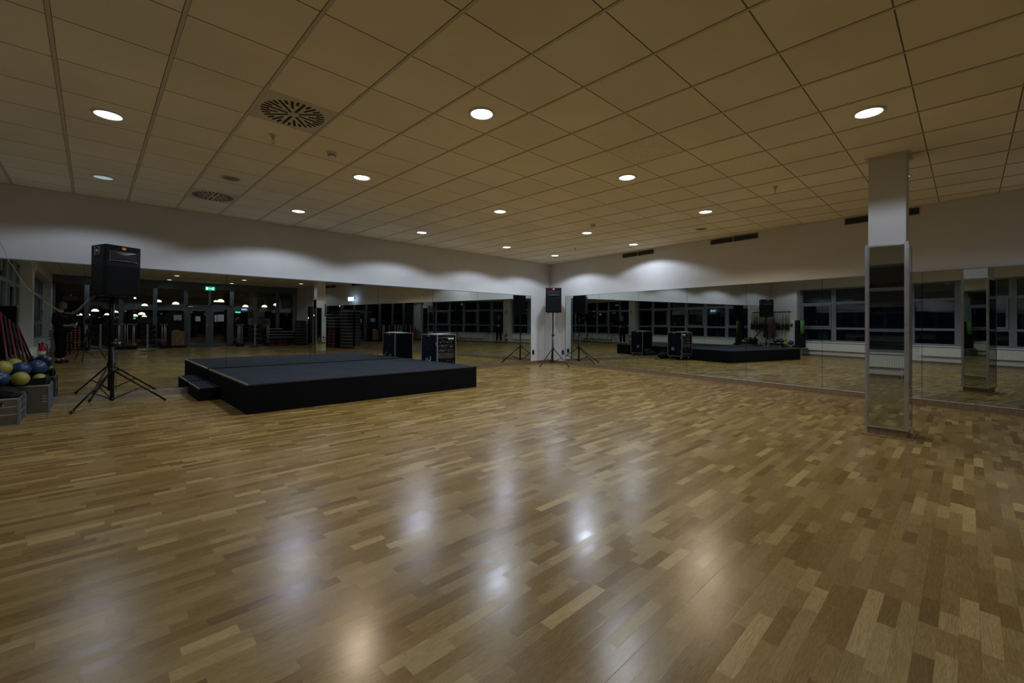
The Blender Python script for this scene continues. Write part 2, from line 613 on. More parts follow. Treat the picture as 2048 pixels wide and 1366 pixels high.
def radiator(a, b, label):
    """panel radiator between y=a (north) and y=b"""
    t = empty('radiator', label, 'radiator', (XW + .004, (a + b) / 2, .24))
    L = abs(a - b) / 2
    p = MB()
    p.box((.035, -L, 0), (.10, L, .29))
    n = int(2 * L / .045)
    for k in range(n):
        yy = -L + .03 + (2 * L - .06) * k / max(1, n - 1)
        p.box((.10, yy - .014, .015), (.106, yy + .014, .275))
    p.build('panel', 'rad', t, bevel=.003, seg=1)
    gr = MB()
    gr.box((.03, -L - .004, .29), (.106, L + .004, .298))
    gr.build('top_grille', 'rad', t)
    MB().tube([(.06, -L + .06, -.03), (.06, -L + .06, .0)], .012).tube([(.06, -L + .06, -.24), (.06, -L + .06, -.03)], .008).build('pipe', 'rad', t)
    for yy in (-L * .7, L * .7):
        MB().box((0, yy - .02, .05), (.036, yy + .02, .25)).build('wall_bracket', 'rad', t)


radiator(-1.45, -4.60, 'white panel radiator under the windows nearest the stage wall')
radiator(-5.30, -8.45, 'white panel radiator under the windows between the first radiator and the white pier')
radiator(-10.75, -14.0, 'white panel radiator beyond the white pier, nearest the glass doors')

# skirting and mirror walls ------------------------------------------------
MZ0, MZ1 = .105, 2.115


def mirror_panel(name, u0, u1, M4, label, cat='mirror', group=None):
    t = empty(name, label, cat)
    g_ = .0028
    MB().box((u0 + g_, .03, MZ0), (u1 - g_, .038, MZ1), M4).build('mirror_glass', 'mirror', t)
    MB().box((u0 + g_, .0, MZ0 - .004), (u1 - g_, .0299, MZ1 - .001), M4).build('backing', 'mirror_edge', t)


NR = Matrix(((-1, 0, 0, 0), (0, -1, 0, 0), (0, 0, 1, 0), (0, 0, 0, 1)))   # local u = -x, v = -y
ne = [.95, 1.58, 3.08, 4.56, 6.05, 7.55, 9.04, 10.54, -XW]
nl = ['narrow mirror panel on the stage wall beside the corner loudspeaker', 'tall wall mirror on the stage wall, second panel from the corner', 'tall wall mirror behind the equipment flight case',
      'tall wall mirror behind the right part of the stage', 'tall wall mirror behind the middle of the stage', 'tall wall mirror behind the left part of the stage',
      'tall wall mirror left of the stage steps', 'tall wall mirror behind the left loudspeaker tripod', 'tall wall mirror ending at the window wall behind the metal boxes']
for k in range(8):
    mirror_panel('wall_mirror', ne[k], ne[k + 1], NR, nl[k + (0 if k < 2 else 0)] if k < 6 else nl[k + 1])
ee = [.795] + [eu(y) for y in (-2.172, -3.536, -4.913, -6.271, -7.633, -8.991, -10.36, -11.73, -13.1, -14.47, -15.84)]
for k in range(len(ee) - 1):
    where = ['beside the corner loudspeaker', 'second from the corner', 'third from the corner', 'fourth from the corner', 'fifth from the corner', 'sixth from the corner, left of the pillar',
             'seventh from the corner, right of the pillar', 'just past the right edge', 'under the blue lit exit sign', 'behind the red step stacks', 'behind the tall grey step stacks'][k]
    mirror_panel('wall_mirror', ee[k], ee[k + 1], ER, 'tall wall mirror on the slanting right wall, ' + where)

# aluminium edge profiles and skirting
t = MB()
t.box((ne[0], 0, .088), (ne[-1], .048, .104), NR)
struct(t.build('trim_5', 'alu', bevel=.002), 'aluminium channel under the stage wall mirrors')
t = MB(); t.box((ee[0], 0, .088), (ee[-1], .048, .104), ER)
struct(t.build('trim_6', 'alu', bevel=.002), 'aluminium channel under the right wall mirrors')
t = MB(); t.box((ne[0] - .02, 0, MZ1), (ne[-1], .05, MZ1 + .014), NR); t.box((ne[0] - .02, 0, .1), (ne[0] - .001, .04, MZ1), NR)
struct(t.build('trim_7', 'alu_dark'), 'dark top edge of the stage wall mirrors')
t = MB(); t.box((ee[0] - .02, 0, MZ1), (ee[-1], .045, MZ1 + .008), ER); t.box((ee[0] - .02, 0, .1), (ee[0] - .001, .04, MZ1), ER)
struct(t.build('trim_8', 'alu_dark'), 'thin top edge of the right wall mirrors')
b = MB(); b.box((0, 0, 0), (5.4, .042, .088), NR); b.box((0, .042, 0), (5.4, .058, .014), NR)
struct(b.build('baseboard_north', 'base'))
b = MB(); b.box((9.2, 0, 0), (-XW, .046, .088), NR)
struct(b.build('trim_9', 'alu', bevel=.002), 'brushed metal skirting left of the stage')
b = MB(); b.box((5.4, 0, 0), (9.2, .042, .088), NR)
struct(b.build('trim_11', 'base'), 'skirting hidden behind the stage')
b = MB(); b.box((0, 0, 0), (eu(-10.7), .042, .088), ER); b.box((0, .042, 0), (eu(-10.7), .060, .014), ER)
b.box((eu(-11.8), 0, 0), (eu(YS), .042, .088), ER); b.box((eu(-11.8), .042, 0), (eu(YS), .060, .014), ER)
struct(b.build('baseboard_east', 'base'))
struct(MB().box((eu(-10.7), 0, 0), (eu(-11.8), .07, .05), ER).build('trim_10', 'alu'), 'bright metal threshold strip')
b = MB(); b.box((XW, -1.16, 0), (XW + .015, -.06, .08)); b.box((XW, YS, 0), (XW + .015, -1.16, .06))
struct(b.build('baseboard_west', 'base'))

# wall air grilles on the right wall
for k, (a, b_) in enumerate(((-2.97, -3.97), (-5.46, -6.49), (-7.96, -8.96), (-10.62, -11.62), (-13.08, -14.08))):
    lab = ['nearest the corner', 'second from the corner', 'behind the pillar', 'above the blue exit sign', 'above the grey step stacks'][k]
    t = empty('air_grille', 'long dark slotted air grille high on the right wall, ' + lab, 'air vent')
    u0, u1 = eu(a), eu(b_)
    z0, z1 = 3.055, 3.178
    MB().box((u0 + .01, .0005, z0 + .008), (u1 - .01, .003, z1 - .008), ER).build('duct_opening', 'gap', t)
    fr = MB()
    fr.box((u0 - .012, 0, z0 - .012), (u1 + .012, .006, z0), ER); fr.box((u0 - .012, 0, z1), (u1 + .012, .006, z1 + .008), ER)
    fr.box((u0 - .012, 0, z0), (u0, .006, z1), ER); fr.box((u1, 0, z0), (u1 + .012, .006, z1), ER)
    fr.box(((u0 + u1) / 2 - .006, 0, z0), ((u0 + u1) / 2 + .006, .012, z1), ER)
    fr.build('grille_frame', 'ventm', t)
    sl = MB()
    for q in range(4):
        z = z0 + (z1 - z0) * (q + 1) / 5
        sl.box((u0, .002, z - .0016), (u1, .012, z + .0016), ER)
    sl.build('slat', 'alu_dark', t)['kind'] = 'stuff'

# ------------------------------------------------------------------ ceiling fittings
lampmesh = {}


def downlight(i, j, label, dim=False, power=1.0):
    x, y = grid(i, j)
    t = empty('ceiling_light', label, 'ceiling light', (x, y, H), 0, 'round recessed ceiling lights')
    if not lampmesh:
        for key, mb, mt in (('ring', MB().lathe([(.098, -.002), (.100, -.010), (.108, -.013), (.122, -.010), (.126, 0)], seg=40), 'ring'),
                            ('d', MB().lathe([(.0001, -.004), (.06, -.004), (.0985, -.003)], seg=40), 'lamp'),
                            ('dd', MB().lathe([(.0001, -.004), (.06, -.004), (.0985, -.003)], seg=40), 'lampdim')):
            o = mb.build(key, mt); lampmesh[key] = o.data; bpy.data.objects.remove(o)
    for nm, key in (('trim_ring', 'ring'), ('diffuser', 'dd' if dim else 'd')):
        o = bpy.data.objects.new(nm, lampmesh[key]); COL.objects.link(o); o.parent = t
    ld = bpy.data.lights.new('downlight', 'SPOT')
    ld.energy = LAMP_W * power; ld.color = WARM_C if (i, j) in ((9.5, .5), (1.5, 4.5)) else LAMP_C
    ld.spot_size = math.radians(146); ld.spot_blend = .22; ld.shadow_soft_size = .055
    lo = bpy.data.objects.new('bulb', ld); COL.objects.link(lo); lo.parent = t
    lo.location = (0, 0, -.03)


POWER = {8.5: (.60, 1.25, 1.3, 1.3), 4.5: (.36, 1.25, 1.5, 1.4), .5: (.15, 1.15, 1.45, 1.3), -3.5: (.12, .35, .66, .15), -7.5: (.15, .15, .2, .15), -11.5: (.25, .25, .3, .3), -15.5: (.3, .3, .35, .3)}   # outer and rear lamps turned down to imitate lens vignetting
rows = [8.5, 4.5, .5, -3.5, -7.5, -11.5, -15.5]
cols = [-2.5, 1.5, 5.5, 9.5]
for ri, j in enumerate(rows):
    for ci, i in enumerate(cols):
        if j < -12 and i > 9: continue
        lab = 'round ceiling light, %s from the window wall, %s row from the stage wall' % (ordn(ci), ordn(ri))
        if (i, j) == (-2.5, 8.5):
            lab = 'dim looking bluish recessed round ceiling light above the left loudspeaker'
        downlight(i, j, lab, dim=(i, j) == (-2.5, 8.5), power=POWER[j][ci])
downlight(12.5, 8.5, 'recessed round ceiling light closest to the far corner', power=1.45)
downlight(12.5, 4.5, 'recessed round ceiling light close to the right wall near the air grille')


def swirl(i, j, label):
    x, y = grid(i, j)
    t = empty('swirl_diffuser', label, 'air vent', (x, y, H), 0, 'round slotted ceiling air outlets')
    MB().box((-.29, -.29, -.004), (.29, .29, 0)).build('face_plate', 'ventm', t)
    s_ = MB()
    n = 32
    for k in range(n):
        a = 2 * PI * k / n + .05
        r0 = (.05, .20, .13, .20)[k % 4]
        R_ = Matrix.Rotation(a, 4, 'Z')
        wd = .0115
        s_.box((r0, -wd, -.0062), (.268, wd, -.0035), R_)
    s_.build('slot', 'gap', t)['kind'] = 'stuff'
    MB().lathe([(.0001, -.011), (.03, -.011), (.036, -.004)], seg=20).build('center_cap', 'ventm', t)


swirl(-.5, 2.5, 'round ceiling air outlet with radial slots, the larger looking one nearer the camera')
swirl(-.5, 8.5, 'round ceiling air outlet with radial slots close to the stage wall')
swirl(-.5, -7.5, 'round ceiling air outlet with radial slots near the glass partition')


def ceil_disc(i, j, label):
    x, y = grid(i, j)
    t = empty('ceiling_speaker', label, 'ceiling speaker', (x, y, H))
    MB().lathe([(.098, -.001), (.100, -.006), (.118, -.006), (.122, 0)], seg=32).build('rim', 'ventm', t)
    MB().lathe([(.0001, -.003), (.0985, -.003)], seg=32).build('speaker_grille', mat('grey_grille_%d' % int(i + 5), (.22, .20, .155), .8), t)


ceil_disc(-.5, 6.6, 'flat round grey ceiling loudspeaker between the two slotted air outlets')
ceil_disc(11.6, 1.5, 'flat round grey ceiling loudspeaker near the right wall air grilles')


def smoke(i, j, label):
    x, y = grid(i, j)
    t = empty('smoke_detector', label, 'smoke detector', (x, y, H))
    MB().lathe([(.055, 0), (.055, -.012), (.050, -.018)], seg=28).build('base', 'ring', t)
    MB().lathe([(.046, -.018), (.046, -.026), (.040, -.034), (.040, -.046), (.028, -.054), (.0001, -.056)], seg=28).build('housing', 'ring', t)
    b_ = MB()
    for k in range(8):
        b_.box((.0395, -.011, -.045), (.0425, .011, -.036), Matrix.Rotation(k * PI / 4, 4, 'Z'))
    b_.build('sensor_slot', 'gap', t)['kind'] = 'stuff'


smoke(.5, 3.58, 'white smoke detector right of the large slotted air outlet')
smoke(8.6, 3.6, 'white smoke detector on the far part of the ceiling')


def sprinkler(i, j, label):
    x, y = grid(i, j)
    t = empty('sprinkler', label, 'sprinkler', (x, y, H))
    MB().lathe([(.038, 0), (.036, -.006), (.02, -.012), (.016, -.03)], seg=20).build('escutcheon', 'ventm', t)
    b_ = MB().tube([(0, 0, -.01), (0, 0, -.055)], .011)
    b_.tube([(-.01, 0, -.05), (-.013, 0, -.07), (-.004, 0, -.092)], .003, 6).tube([(.01, 0, -.05), (.013, 0, -.07), (.004, 0, -.092)], .003, 6)
    b_.build('body', 'ventm', t)
    MB().lathe([(.0001, -.092), (.014, -.092), (.014, -.096), (.0001, -.096)], seg=14).build('deflector', 'ventm', t)


sprinkler(-.5, 3.52, 'small pendent sprinkler head beside the large slotted air outlet')
sprinkler(11.6, 6.63, 'small pendent sprinkler head near the far corner')
sprinkler(8.4, -1.5, 'small pendent sprinkler head just right of the pillar')

# ------------------------------------------------------------------ pillar with mirrors
PX0, PX1, PY0, PY1 = -4.31, -3.98, -9.02, -8.69   # painted shaft
t = empty('pillar', 'square white pillar clad with framed mirrors below and painted above', 'pillar', ((PX0 + PX1) / 2, (PY0 + PY1) / 2, 0))
cx_, cy_ = t.location[0], t.location[1]
hx = (PX1 - PX0) / 2
MB().box((-hx, -hx, 2.0), (hx, hx, H)).build('shaft', 'wall', t, bevel=.003)
MB().box((-hx + .01, -hx + .01, 0), (hx - .01, hx - .01, 2.0)).build('core', 'base', t)
cl = MB()
cz = H - .012
for s1 in (-1, 1):
    cl.box((-hx - .03, s1 * (hx + .0) - (.03 if s1 < 0 else 0), cz), (hx + .03, s1 * hx + (.03 if s1 > 0 else 0), H))
    cl.box((s1 * hx - (.03 if s1 < 0 else 0), -hx, cz), (s1 * hx + (.03 if s1 > 0 else 0), hx, H))
cl.build('ceiling_collar', 'bar', t)
hb = hx + .012
MB().box((-hb + .004, -hb + .004, .012), (hb - .004, hb - .004, .088)).build('plinth', 'base', t)
MB().box((-hb - .045, -hb - .045, 0), (hb + .045, hb + .045, .012)).build('floor_plate', 'cabwood', t, bevel=.003)
ho = hx + .022
for k in range(4):
    R_ = Matrix.Rotation(k * PI / 2, 4, 'Z')
    full = k % 2 == 1    # frames sit on the two wide faces (west, east); edge mirrors on the others
    z0, z1 = .088, 2.19
    if full:
        fr = MB()
        fr.box((-ho, -ho - .008, z0), (-ho + .024, -ho + .008, z1), R_); fr.box((-ho + .024, -ho - .003, z0 + .02), (-ho + .036, -ho + .008, z1 - .02), R_)
        fr.box((ho - .036, -ho - .008, z0), (ho, -ho + .008, z1), R_)
        fr.box((-ho + .024, -ho - .005, z0), (ho - .036, -ho + .008, z0 + .022), R_); fr.box((-ho + .024, -ho - .005, z1 - .03), (ho - .036, -ho + .008, z1 - .008), R_)
        fr.build('mirror_frame', 'alu', t, bevel=.0015)
    else:
        fr = MB()
        for s_ in (-1, 1):
            fr.box((s_ * ho - .006, -ho - .004, z0), (s_ * ho + .006, -ho + .006, z1 - .04), R_)
        fr.build('edge_strip', 'alu', t)
    MB().box((-ho + .012, -ho - .0005, z0 + .012), (ho - .012, -ho + .004, z1 - (.02 if full else .05)), R_).build('mirror', 'mirror', t)

# ------------------------------------------------------------------ stage
t = empty('stage', 'low black carpeted stage platform against the mirror wall', 'stage', (-7.325, -1.45, 0))
SX, SY = 1.985, 1.325
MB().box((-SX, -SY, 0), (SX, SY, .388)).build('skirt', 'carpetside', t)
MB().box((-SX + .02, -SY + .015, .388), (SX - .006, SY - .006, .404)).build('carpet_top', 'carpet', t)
e_ = MB(); e_.box((-SX - .003, -SY - .006, .385), (SX + .004, -SY + .015, .405)); e_.box((SX - .006, -SY + .015, .385), (SX + .004, SY, .405)); e_.box((-SX + .02, SY - .006, .385), (SX - .006, SY, .405))
e_.build('front_edge_strip', 'trimblk', t)
MB().box((-SX - .004, -SY - .004, .385), (-SX + .02, SY, .4075)).build('nosing_strip', mat('stair_nosing', (.30, .27, .22), .35, .6), t)
st = MB()
for xx in (-1.2, -.2, .7, 1.5):
    st.tube([(xx, -SY - .0075, .394), (xx, -SY - .006, .394)], .004, 8)
st.build('screw', 'steel', t)['kind'] = 'stuff'
t = empty('stage_step', 'small black carpeted step box at the left end of the stage', 'step', (-9.47, -.62, 0))
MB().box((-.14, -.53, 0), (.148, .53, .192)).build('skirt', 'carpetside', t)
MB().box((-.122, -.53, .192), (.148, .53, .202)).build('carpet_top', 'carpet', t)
MB().box((-.145, -.534, .188), (-.122, .534, .206)).build('nosing_strip', mat('step_nosing', (.14, .14, .135), .4, .5), t)


# ------------------------------------------------------------------ loudspeakers
def loudspeaker(loc, rz, label):
    """front faces local -y; cabinet tapers to the back"""
    t = empty('loudspeaker', label, 'loudspeaker', loc, rz)
    W2, B2, D, Hh = .235, .165, .40, .74
    poly = [(-W2, -D / 2), (W2, -D / 2), (W2, -D / 2 + .05), (B2, D / 2), (-B2, D / 2), (-W2, -D / 2 + .05)]
    MB().prism(poly, 0, Hh).build('cabinet', 'black', t, bevel=.012)
    y = -D / 2
    MB().box((-W2 + .022, y - .006, .022), (W2 - .022, y + .001, .44)).build('woofer_grille', 'grille', t, bevel=.006)
    hn = MB()
    # horn flare as nested rings: outer rectangle to throat
    outer = [(-.20, .50), (.20, .50), (.20, .66), (-.20, .66)]
    inner = [(-.03, .555), (.03, .555), (.03, .605), (-.03, .605)]
    vs = [(a, y - .006, b_) for a, b_ in outer] + [(a * .9, y + .002 - .006, b_ * 1) for a, b_ in [(-.19, .515), (.19, .515), (.19, .648), (-.19, .648)]] + [(a, y + .10 - .11, b_) for a, b_ in inner]
    hn.add(vs, [(0, 1, 5, 4), (1, 2, 6, 5), (2, 3, 7, 6), (3, 0, 4, 7), (4, 5, 9, 8), (5, 6, 10, 9), (6, 7, 11, 10), (7, 4, 8, 11), (8, 9, 10, 11)], False)
    hn.build('horn', 'horn', t)
    lip = MB()
    pts = [(-.17 + .34 * q / 12, y - .008 - .012 * math.sin(PI * q / 12), .505 + .010 * math.sin(PI * q / 12)) for q in range(13)]
    lip.tube(pts, [.003 + .006 * math.sin(PI * q / 12) for q in range(13)], 8)
    lip.build('horn_lip', mat('horn_lip_gloss', (.10, .10, .11), .15), t)
    bd = MB().box((-.026, y - .010, .678), (.026, y - .001, .716)).build('badge', 'orange', t, bevel=.002)
    textmesh('JBL', .024, 'badge_lettering', 'white', bd, Matrix.Translation((0, y - .0105, .697)) @ Matrix.Rotation(PI / 2, 4, 'X'), .0006)
    # sticker on the left flank
    nx, ny = (-.35, -.07 * 1), (0, 0)
    sd = Vector((-(W2 - B2), D - .05, 0)).normalized()   # along flank towards the back (mirrored for left)
    sd = Vector(((W2 - B2), D - .05, 0)).normalized()
    nrm = Vector((-sd.y, sd.x, 0))
    org = Vector((-W2, -D / 2 + .05, 0))
    MF = Matrix((Vector((-sd.x, -sd.y, 0)), Vector((0, 0, 1)), nrm)).transposed().to_4x4()
    MF.translation = org + sd * .18 + nrm * .002
    a = MB()
    for q in ((-.065, .60, .065, .603), (-.065, .706, .065, .709), (-.065, .603, -.062, .706), (.062, .603, .065, .706)):
        a.box((q[0], q[1], 0), (q[2], q[3], .002), MF)
    stk = a.build('sticker_outline', mat('sticker_line', (.45, .45, .42), .5), t)
    textmesh('JBL', .045, 'sticker_lettering', 'yellowish', stk, MF @ Matrix.Translation((0, .655, .001)), .0006)
    MB().tube([(-.06, .565, .004), (-.05, .572, .012), (.05, .572, .012), (.06, .565, .004)], .005, 8, M4=MF).build('side_handle', 'horn', t)
    MB().tube([(-.06, .47, .004), (0, .452, .008), (.06, .47, .004)], .004, 8, M4=MF).build('side_label', 'horn', t)
    for sx in (-.14, .14):
        for sy in (-.08, .10):
            MB().lathe([(.022, 0), (.018, -.014), (.0001, -.014)], (sx, sy, 0), 12).build('rubber_foot', 'rubber', t)
    return t


def stand(loc, top, angs, label, R0=.63, hub=.50, collar=.92, r1=.024, r2=.0175):
    t = empty('speaker_stand', label, 'speaker stand', loc)
    MB().tube([(0, 0, .07), (0, 0, collar)], r1, 16).build('outer_tube', 'blackm', t)
    MB().tube([(0, 0, collar), (0, 0, top)], r2, 16).build('inner_tube', 'blackm', t)
    MB().tube([(0, 0, hub - .02), (0, 0, hub + .05)], r1 + .014, 16).build('hub', 'blackm', t)
    MB().tube([(0, 0, .085), (0, 0, .115)], r1 + .010, 16).build('lower_hub', 'blackm', t)
    MB().tube([(0, 0, collar - .03), (0, 0, collar + .02)], r1 + .008, 16).build('collar', 'blackm', t)
    kn = MB().tube([(0, 0, collar), (.06, .0, collar)], .006, 8).tube([(.055, 0, collar), (.085, 0, collar)], .017, 10)
    kn.build('locking_knob', 'steel', t)
    kn = MB().tube([(0, 0, hub + .02), (.06, .02, hub + .02)], .006, 8).tube([(.055, .018, hub + .02), (.085, .026, hub + .02)], .015, 10)
    kn.build('locking_knob', 'blackm', t)
    MB().lathe([(.0001, .006), (.07, .006), (.07, 0), (.0001, 0)], (0, 0, top - .006), 20).build('top_plate', 'blackm', t)
    for a in angs:
        c, s_ = math.cos(a), math.sin(a)
        px, py = -s_ * .008, c * .008
        lg = MB().tube([(c * .03 + px, s_ * .03 + py, hub), (c * R0 * .97, s_ * R0 * .97, .025)], .0125, 10)
        lo = lg.build('leg', 'blackm', t)
        MB().tube([(c * R0 * .94, s_ * R0 * .94, .036), (c * R0, s_ * R0, .012)], .0175, 10).build('rubber_foot', 'rubber', lo)
        mid = R0 * .55
        zm = hub + (.025 - hub) * (mid - .03) / (R0 - .03)
        MB().tube([(c * .03, s_ * .03, .10), (c * mid, s_ * mid, zm)], .008, 8).build('brace', 'blackm', t)
    return t


LSP = (-10.60, -.70)
stand((*LSP, 0), 1.62, [math.radians(q) for q in (228, 358, 113)], 'black tripod speaker stand left of the stage')
loudspeaker((-10.60, -.66, 1.62), math.radians(32), 'black loudspeaker on the left tripod, close to the metal boxes')
CSP = (-.70, -.74)
stand((*CSP, 0), 1.60, [math.radians(q) for q in (190, 262, 46)], 'black tripod speaker stand in the far corner', R0=.72)
loudspeaker((-.72, -.76, 1.60), -math.radians(45), 'black loudspeaker on the tripod in the far corner')
stand((-11.38, -12.6, 0), 1.46, [math.radians(q) for q in (20, 140, 260)], 'black tripod speaker stand beside the window radiator, seen in the mirror')
loudspeaker((-11.40, -12.6, 1.46), math.radians(170), 'black loudspeaker by the windows at the glass partition end')

# socket boxes in the corner
for k, (M4, u, lab) in enumerate(((NR, .80, 'small black wall socket left of the corner tripod'), (ER, .66, 'small black wall socket right of the corner tripod'))):
    o = MB().box((u - .03, 0, .30), (u + .03, .035, .43), M4).box((u - .02, .035, .31), (u + .02, .055, .36), M4).build('wall_socket', 'dark', bevel=.006)
    tag(o, lab, 'socket')
# vertical cable trunking by the corner
tag(MB().box((.23, 0, .088), (.26, .012, 2.1), NR).build('cable_trunking', mat('grey_trunking', (.45, .45, .44), .5)), 'thin vertical cable trunking behind the corner tripod', 'cable duct')
# hanging cables at the left loudspeaker
cp = [(-11.95, -.35, 2.75), (-11.74, -.38, 2.31), (-11.67, -.38, 2.10), (-11.60, -.38, 1.95), (-11.50, -.38, 1.73), (-11.43, -.38, 1.66), (-11.30, -.38, 1.51), (-11.12, -.4, 1.37), (-11.0, -.42, 1.40), (-10.87, -.45, 1.57), (-10.79, -.47, 1.66)]


def smooth(pts, n=6):
    P = [Vector(p) for p in pts]; out = []
    for i in range(len(P) - 1):
        p0, p1, p2, p3 = P[max(0, i - 1)], P[i], P[i + 1], P[min(len(P) - 1, i + 2)]
        for k in range(n):
            t_ = k / n
            out.append(.5 * ((2 * p1) + (-p0 + p2) * t_ + (2 * p0 - 5 * p1 + 4 * p2 - p3) * t_ ** 2 + (-p0 + 3 * p1 - 3 * p2 + p3) * t_ ** 3))
    out.append(P[-1]); return out


tag(MB().tube(smooth(cp), .0028, 6).tube([p + Vector((.006, -.01, -.012 - .01 * math.sin(i * .7))) for i, p in enumerate(smooth(cp))], .0022, 6).build('hanging_cable', 'cable'), 'pale cable pair drooping from the upper left to the left loudspeaker', 'cable')
loop = [(-11.10 + .06 * math.cos(a), -.42, 1.34 + .035 * math.sin(a)) for a in [2 * PI * q / 16 for q in range(17)]]
tag(MB().tube(loop, .004, 6).build('cable_coil', 'dark'), 'small coil of dark cable at the lowest point of the drooping cable', 'cable')

# ------------------------------------------------------------------ flight case rack beside the stage
FX0, FX1, FY0, FY1, FZ0, FZ1 = -5.27, -4.75, -1.30, -.66, .13, 1.0
t = empty('flight_case', 'tall dark blue rack flight case on castors with open front, beside the stage', 'flight case', ((FX0 + FX1) / 2, (FY0 + FY1) / 2, 0))
a_, b_ = (FX1 - FX0) / 2, (FY1 - FY0) / 2
sh = MB()
sh.box((-a_, -b_, FZ0), (-a_ + .012, b_, FZ1)); sh.box((a_ - .012, -b_, FZ0), (a_, b_, FZ1))
sh.box((-a_, b_ - .012, FZ0), (a_, b_, FZ1)); sh.box((-a_, -b_, FZ0), (a_, b_, FZ0 + .012)); sh.box((-a_, -b_, FZ1 - .012), (a_, b_, FZ1))
sh.build('shell', 'caseblue', t)
ed = MB(); q = .020
for sx in (-1, 1):
    for sy in (-1, 1):
        ed.box((sx * a_ - (0.003 if sx < 0 else q), sy * b_ - (.003 if sy < 0 else q), FZ0), (sx * a_ + (q if sx < 0 else .003), sy * b_ + (q if sy < 0 else .003), FZ1))
for z in (FZ0, FZ1 - q):
    for sy in (-1, 1):
        ed.box((-a_, sy * b_ - (.0035 if sy < 0 else q), z), (a_, sy * b_ + (q if sy < 0 else .0035), z + q))
    for sx in (-1, 1):
        ed.box((sx * a_ - (.0035 if sx < 0 else q), -b_, z), (sx * a_ + (q if sx < 0 else .0035), b_, z + q))
ed.box((-a_ + .03, -b_ + .03, FZ1), (a_ - .03, b_ - .03, FZ1 + .001))
ed.build('edge_profile', 'alu', t)
units = [(.90, .075, 'rack_unit', 'dark'), (.80, .09, 'rack_unit', 'grille'), (.70, .09, 'rack_mixer', 'dark'), (.60, .09, 'rack_unit', 'dark'), (.46, .13, 'rack_amplifier', mat('amp_panel', (.03, .03, .032), .4)), (.30, .15, 'rack_drawer', 'grille'), (.19, .09, 'rack_unit', 'dark')]
for z, h_, nm, mt in units:
    u = MB().box((-a_ + .03, -b_ + .03, z - .01), (a_ - .03, b_ - .1, z + h_ - .012)).build(nm, mt, t, bevel=.002)
    kn = MB(); rr = random.Random(int(z * 100))
    for k in range(14 if nm in ('rack_mixer', 'rack_unit') else 4):
        xx = rr.uniform(-a_ + .06, a_ - .06); zz = z + rr.uniform(.012, h_ - .03)
        kn.tube([(xx, -b_ + .018, zz), (xx, -b_ + .031, zz)], rr.choice((.004, .006, .005)), 8)
    kn.build('knob', mat('knob_grey_%d' % int(z * 100), (.45, .45, .45), .4), u)['kind'] = 'stuff'
for xx in (.09, .175):
    MB().box((xx - .035, -b_ + .022, .885), (xx + .035, -b_ + .0295, .918)).box((xx - .025, -b_ + .0215, .897), (xx + .025, -b_ + .022, .905)).build('name_strip', 'white', t)
for sx in (-1, 1):
    x_ = sx * a_
    MB().box((x_ - .006, .02, .34), (x_ + .006, .14, .45)).box((x_ - .012, .035, .385), (x_ + .012, .125, .40)).build('side_handle', 'alu', t, bevel=.003)
    MB().box((x_ - .006, -.01, .945), (x_ + .006, .07, .99)).build('top_latch', 'alu', t, bevel=.003)
    for z in (.78, .30):
        MB().box((x_ - .008, -b_ - .001, z - .04), (x_ + .008, -b_ + .05, z + .04)).build('butterfly_latch', 'steel', t, bevel=.004)
    MB().box((x_ - .004, .04, .66), (x_ + .004, .06, .68)).build('screw_plate', 'steel', t)
MB().box((-.16, b_ - .002, .20), (.16, b_ + .003, .32)).build('rear_socket_panel', 'alu', t)
MB().box((-a_ + .02, -b_ + .02, .105), (a_ - .02, b_ - .02, FZ0)).build('base_board', 'dark', t)
for sx in (-1, 1):
    for sy in (-1, 1):
        cx2, cy2 = sx * (a_ - .07), sy * (b_ - .08)
        c_ = MB().box((cx2 - .022, cy2 - .03, .06), (cx2 + .022, cy2 + .03, .106)).build('castor', 'steel', t)
        MB().tube([(cx2 - .014, cy2 + .012, .045), (cx2 + .014, cy2 + .012, .045)], .044, 18).build('wheel', 'rubber', c_)
# papers and a folded cloth on top
o = MB().cbox((-5.08, -1.08, FZ1 + .006), (.24, .30, .006), .2).cbox((-4.98, -1.12, FZ1 + .0105), (.21, .29, .003), -.3).build('papers', 'paper')
tag(o, 'loose white papers lying on top of the flight case', 'paper')
o = MB().cbox((-4.86, -1.12, FZ1 + .019), (.10, .14, .028), .5).build('notebook', mat('teal_cover', (.03, .12, .10), .6), bevel=.006)
tag(o, 'small dark teal case on top of the flight case, right of the papers', 'case')
tag(MB().tube(smooth([(-5.28, -1.05, .50), (-5.31, -1.10, .44), (-5.36, -1.15, .416), (-5.42, -1.20, .412)]), .0035, 8).build('white_cable', 'white'), 'short white cable running from the flight case onto the stage', 'cable')
tag(MB().tube(smooth([(-5.28, -.95, .52), (-5.33, -.98, .46), (-5.40, -1.02, .417), (-5.50, -1.06, .412)]), .006, 8).build('black_cable', 'rubber'), 'short black cable running from the flight case onto the stage', 'cable')
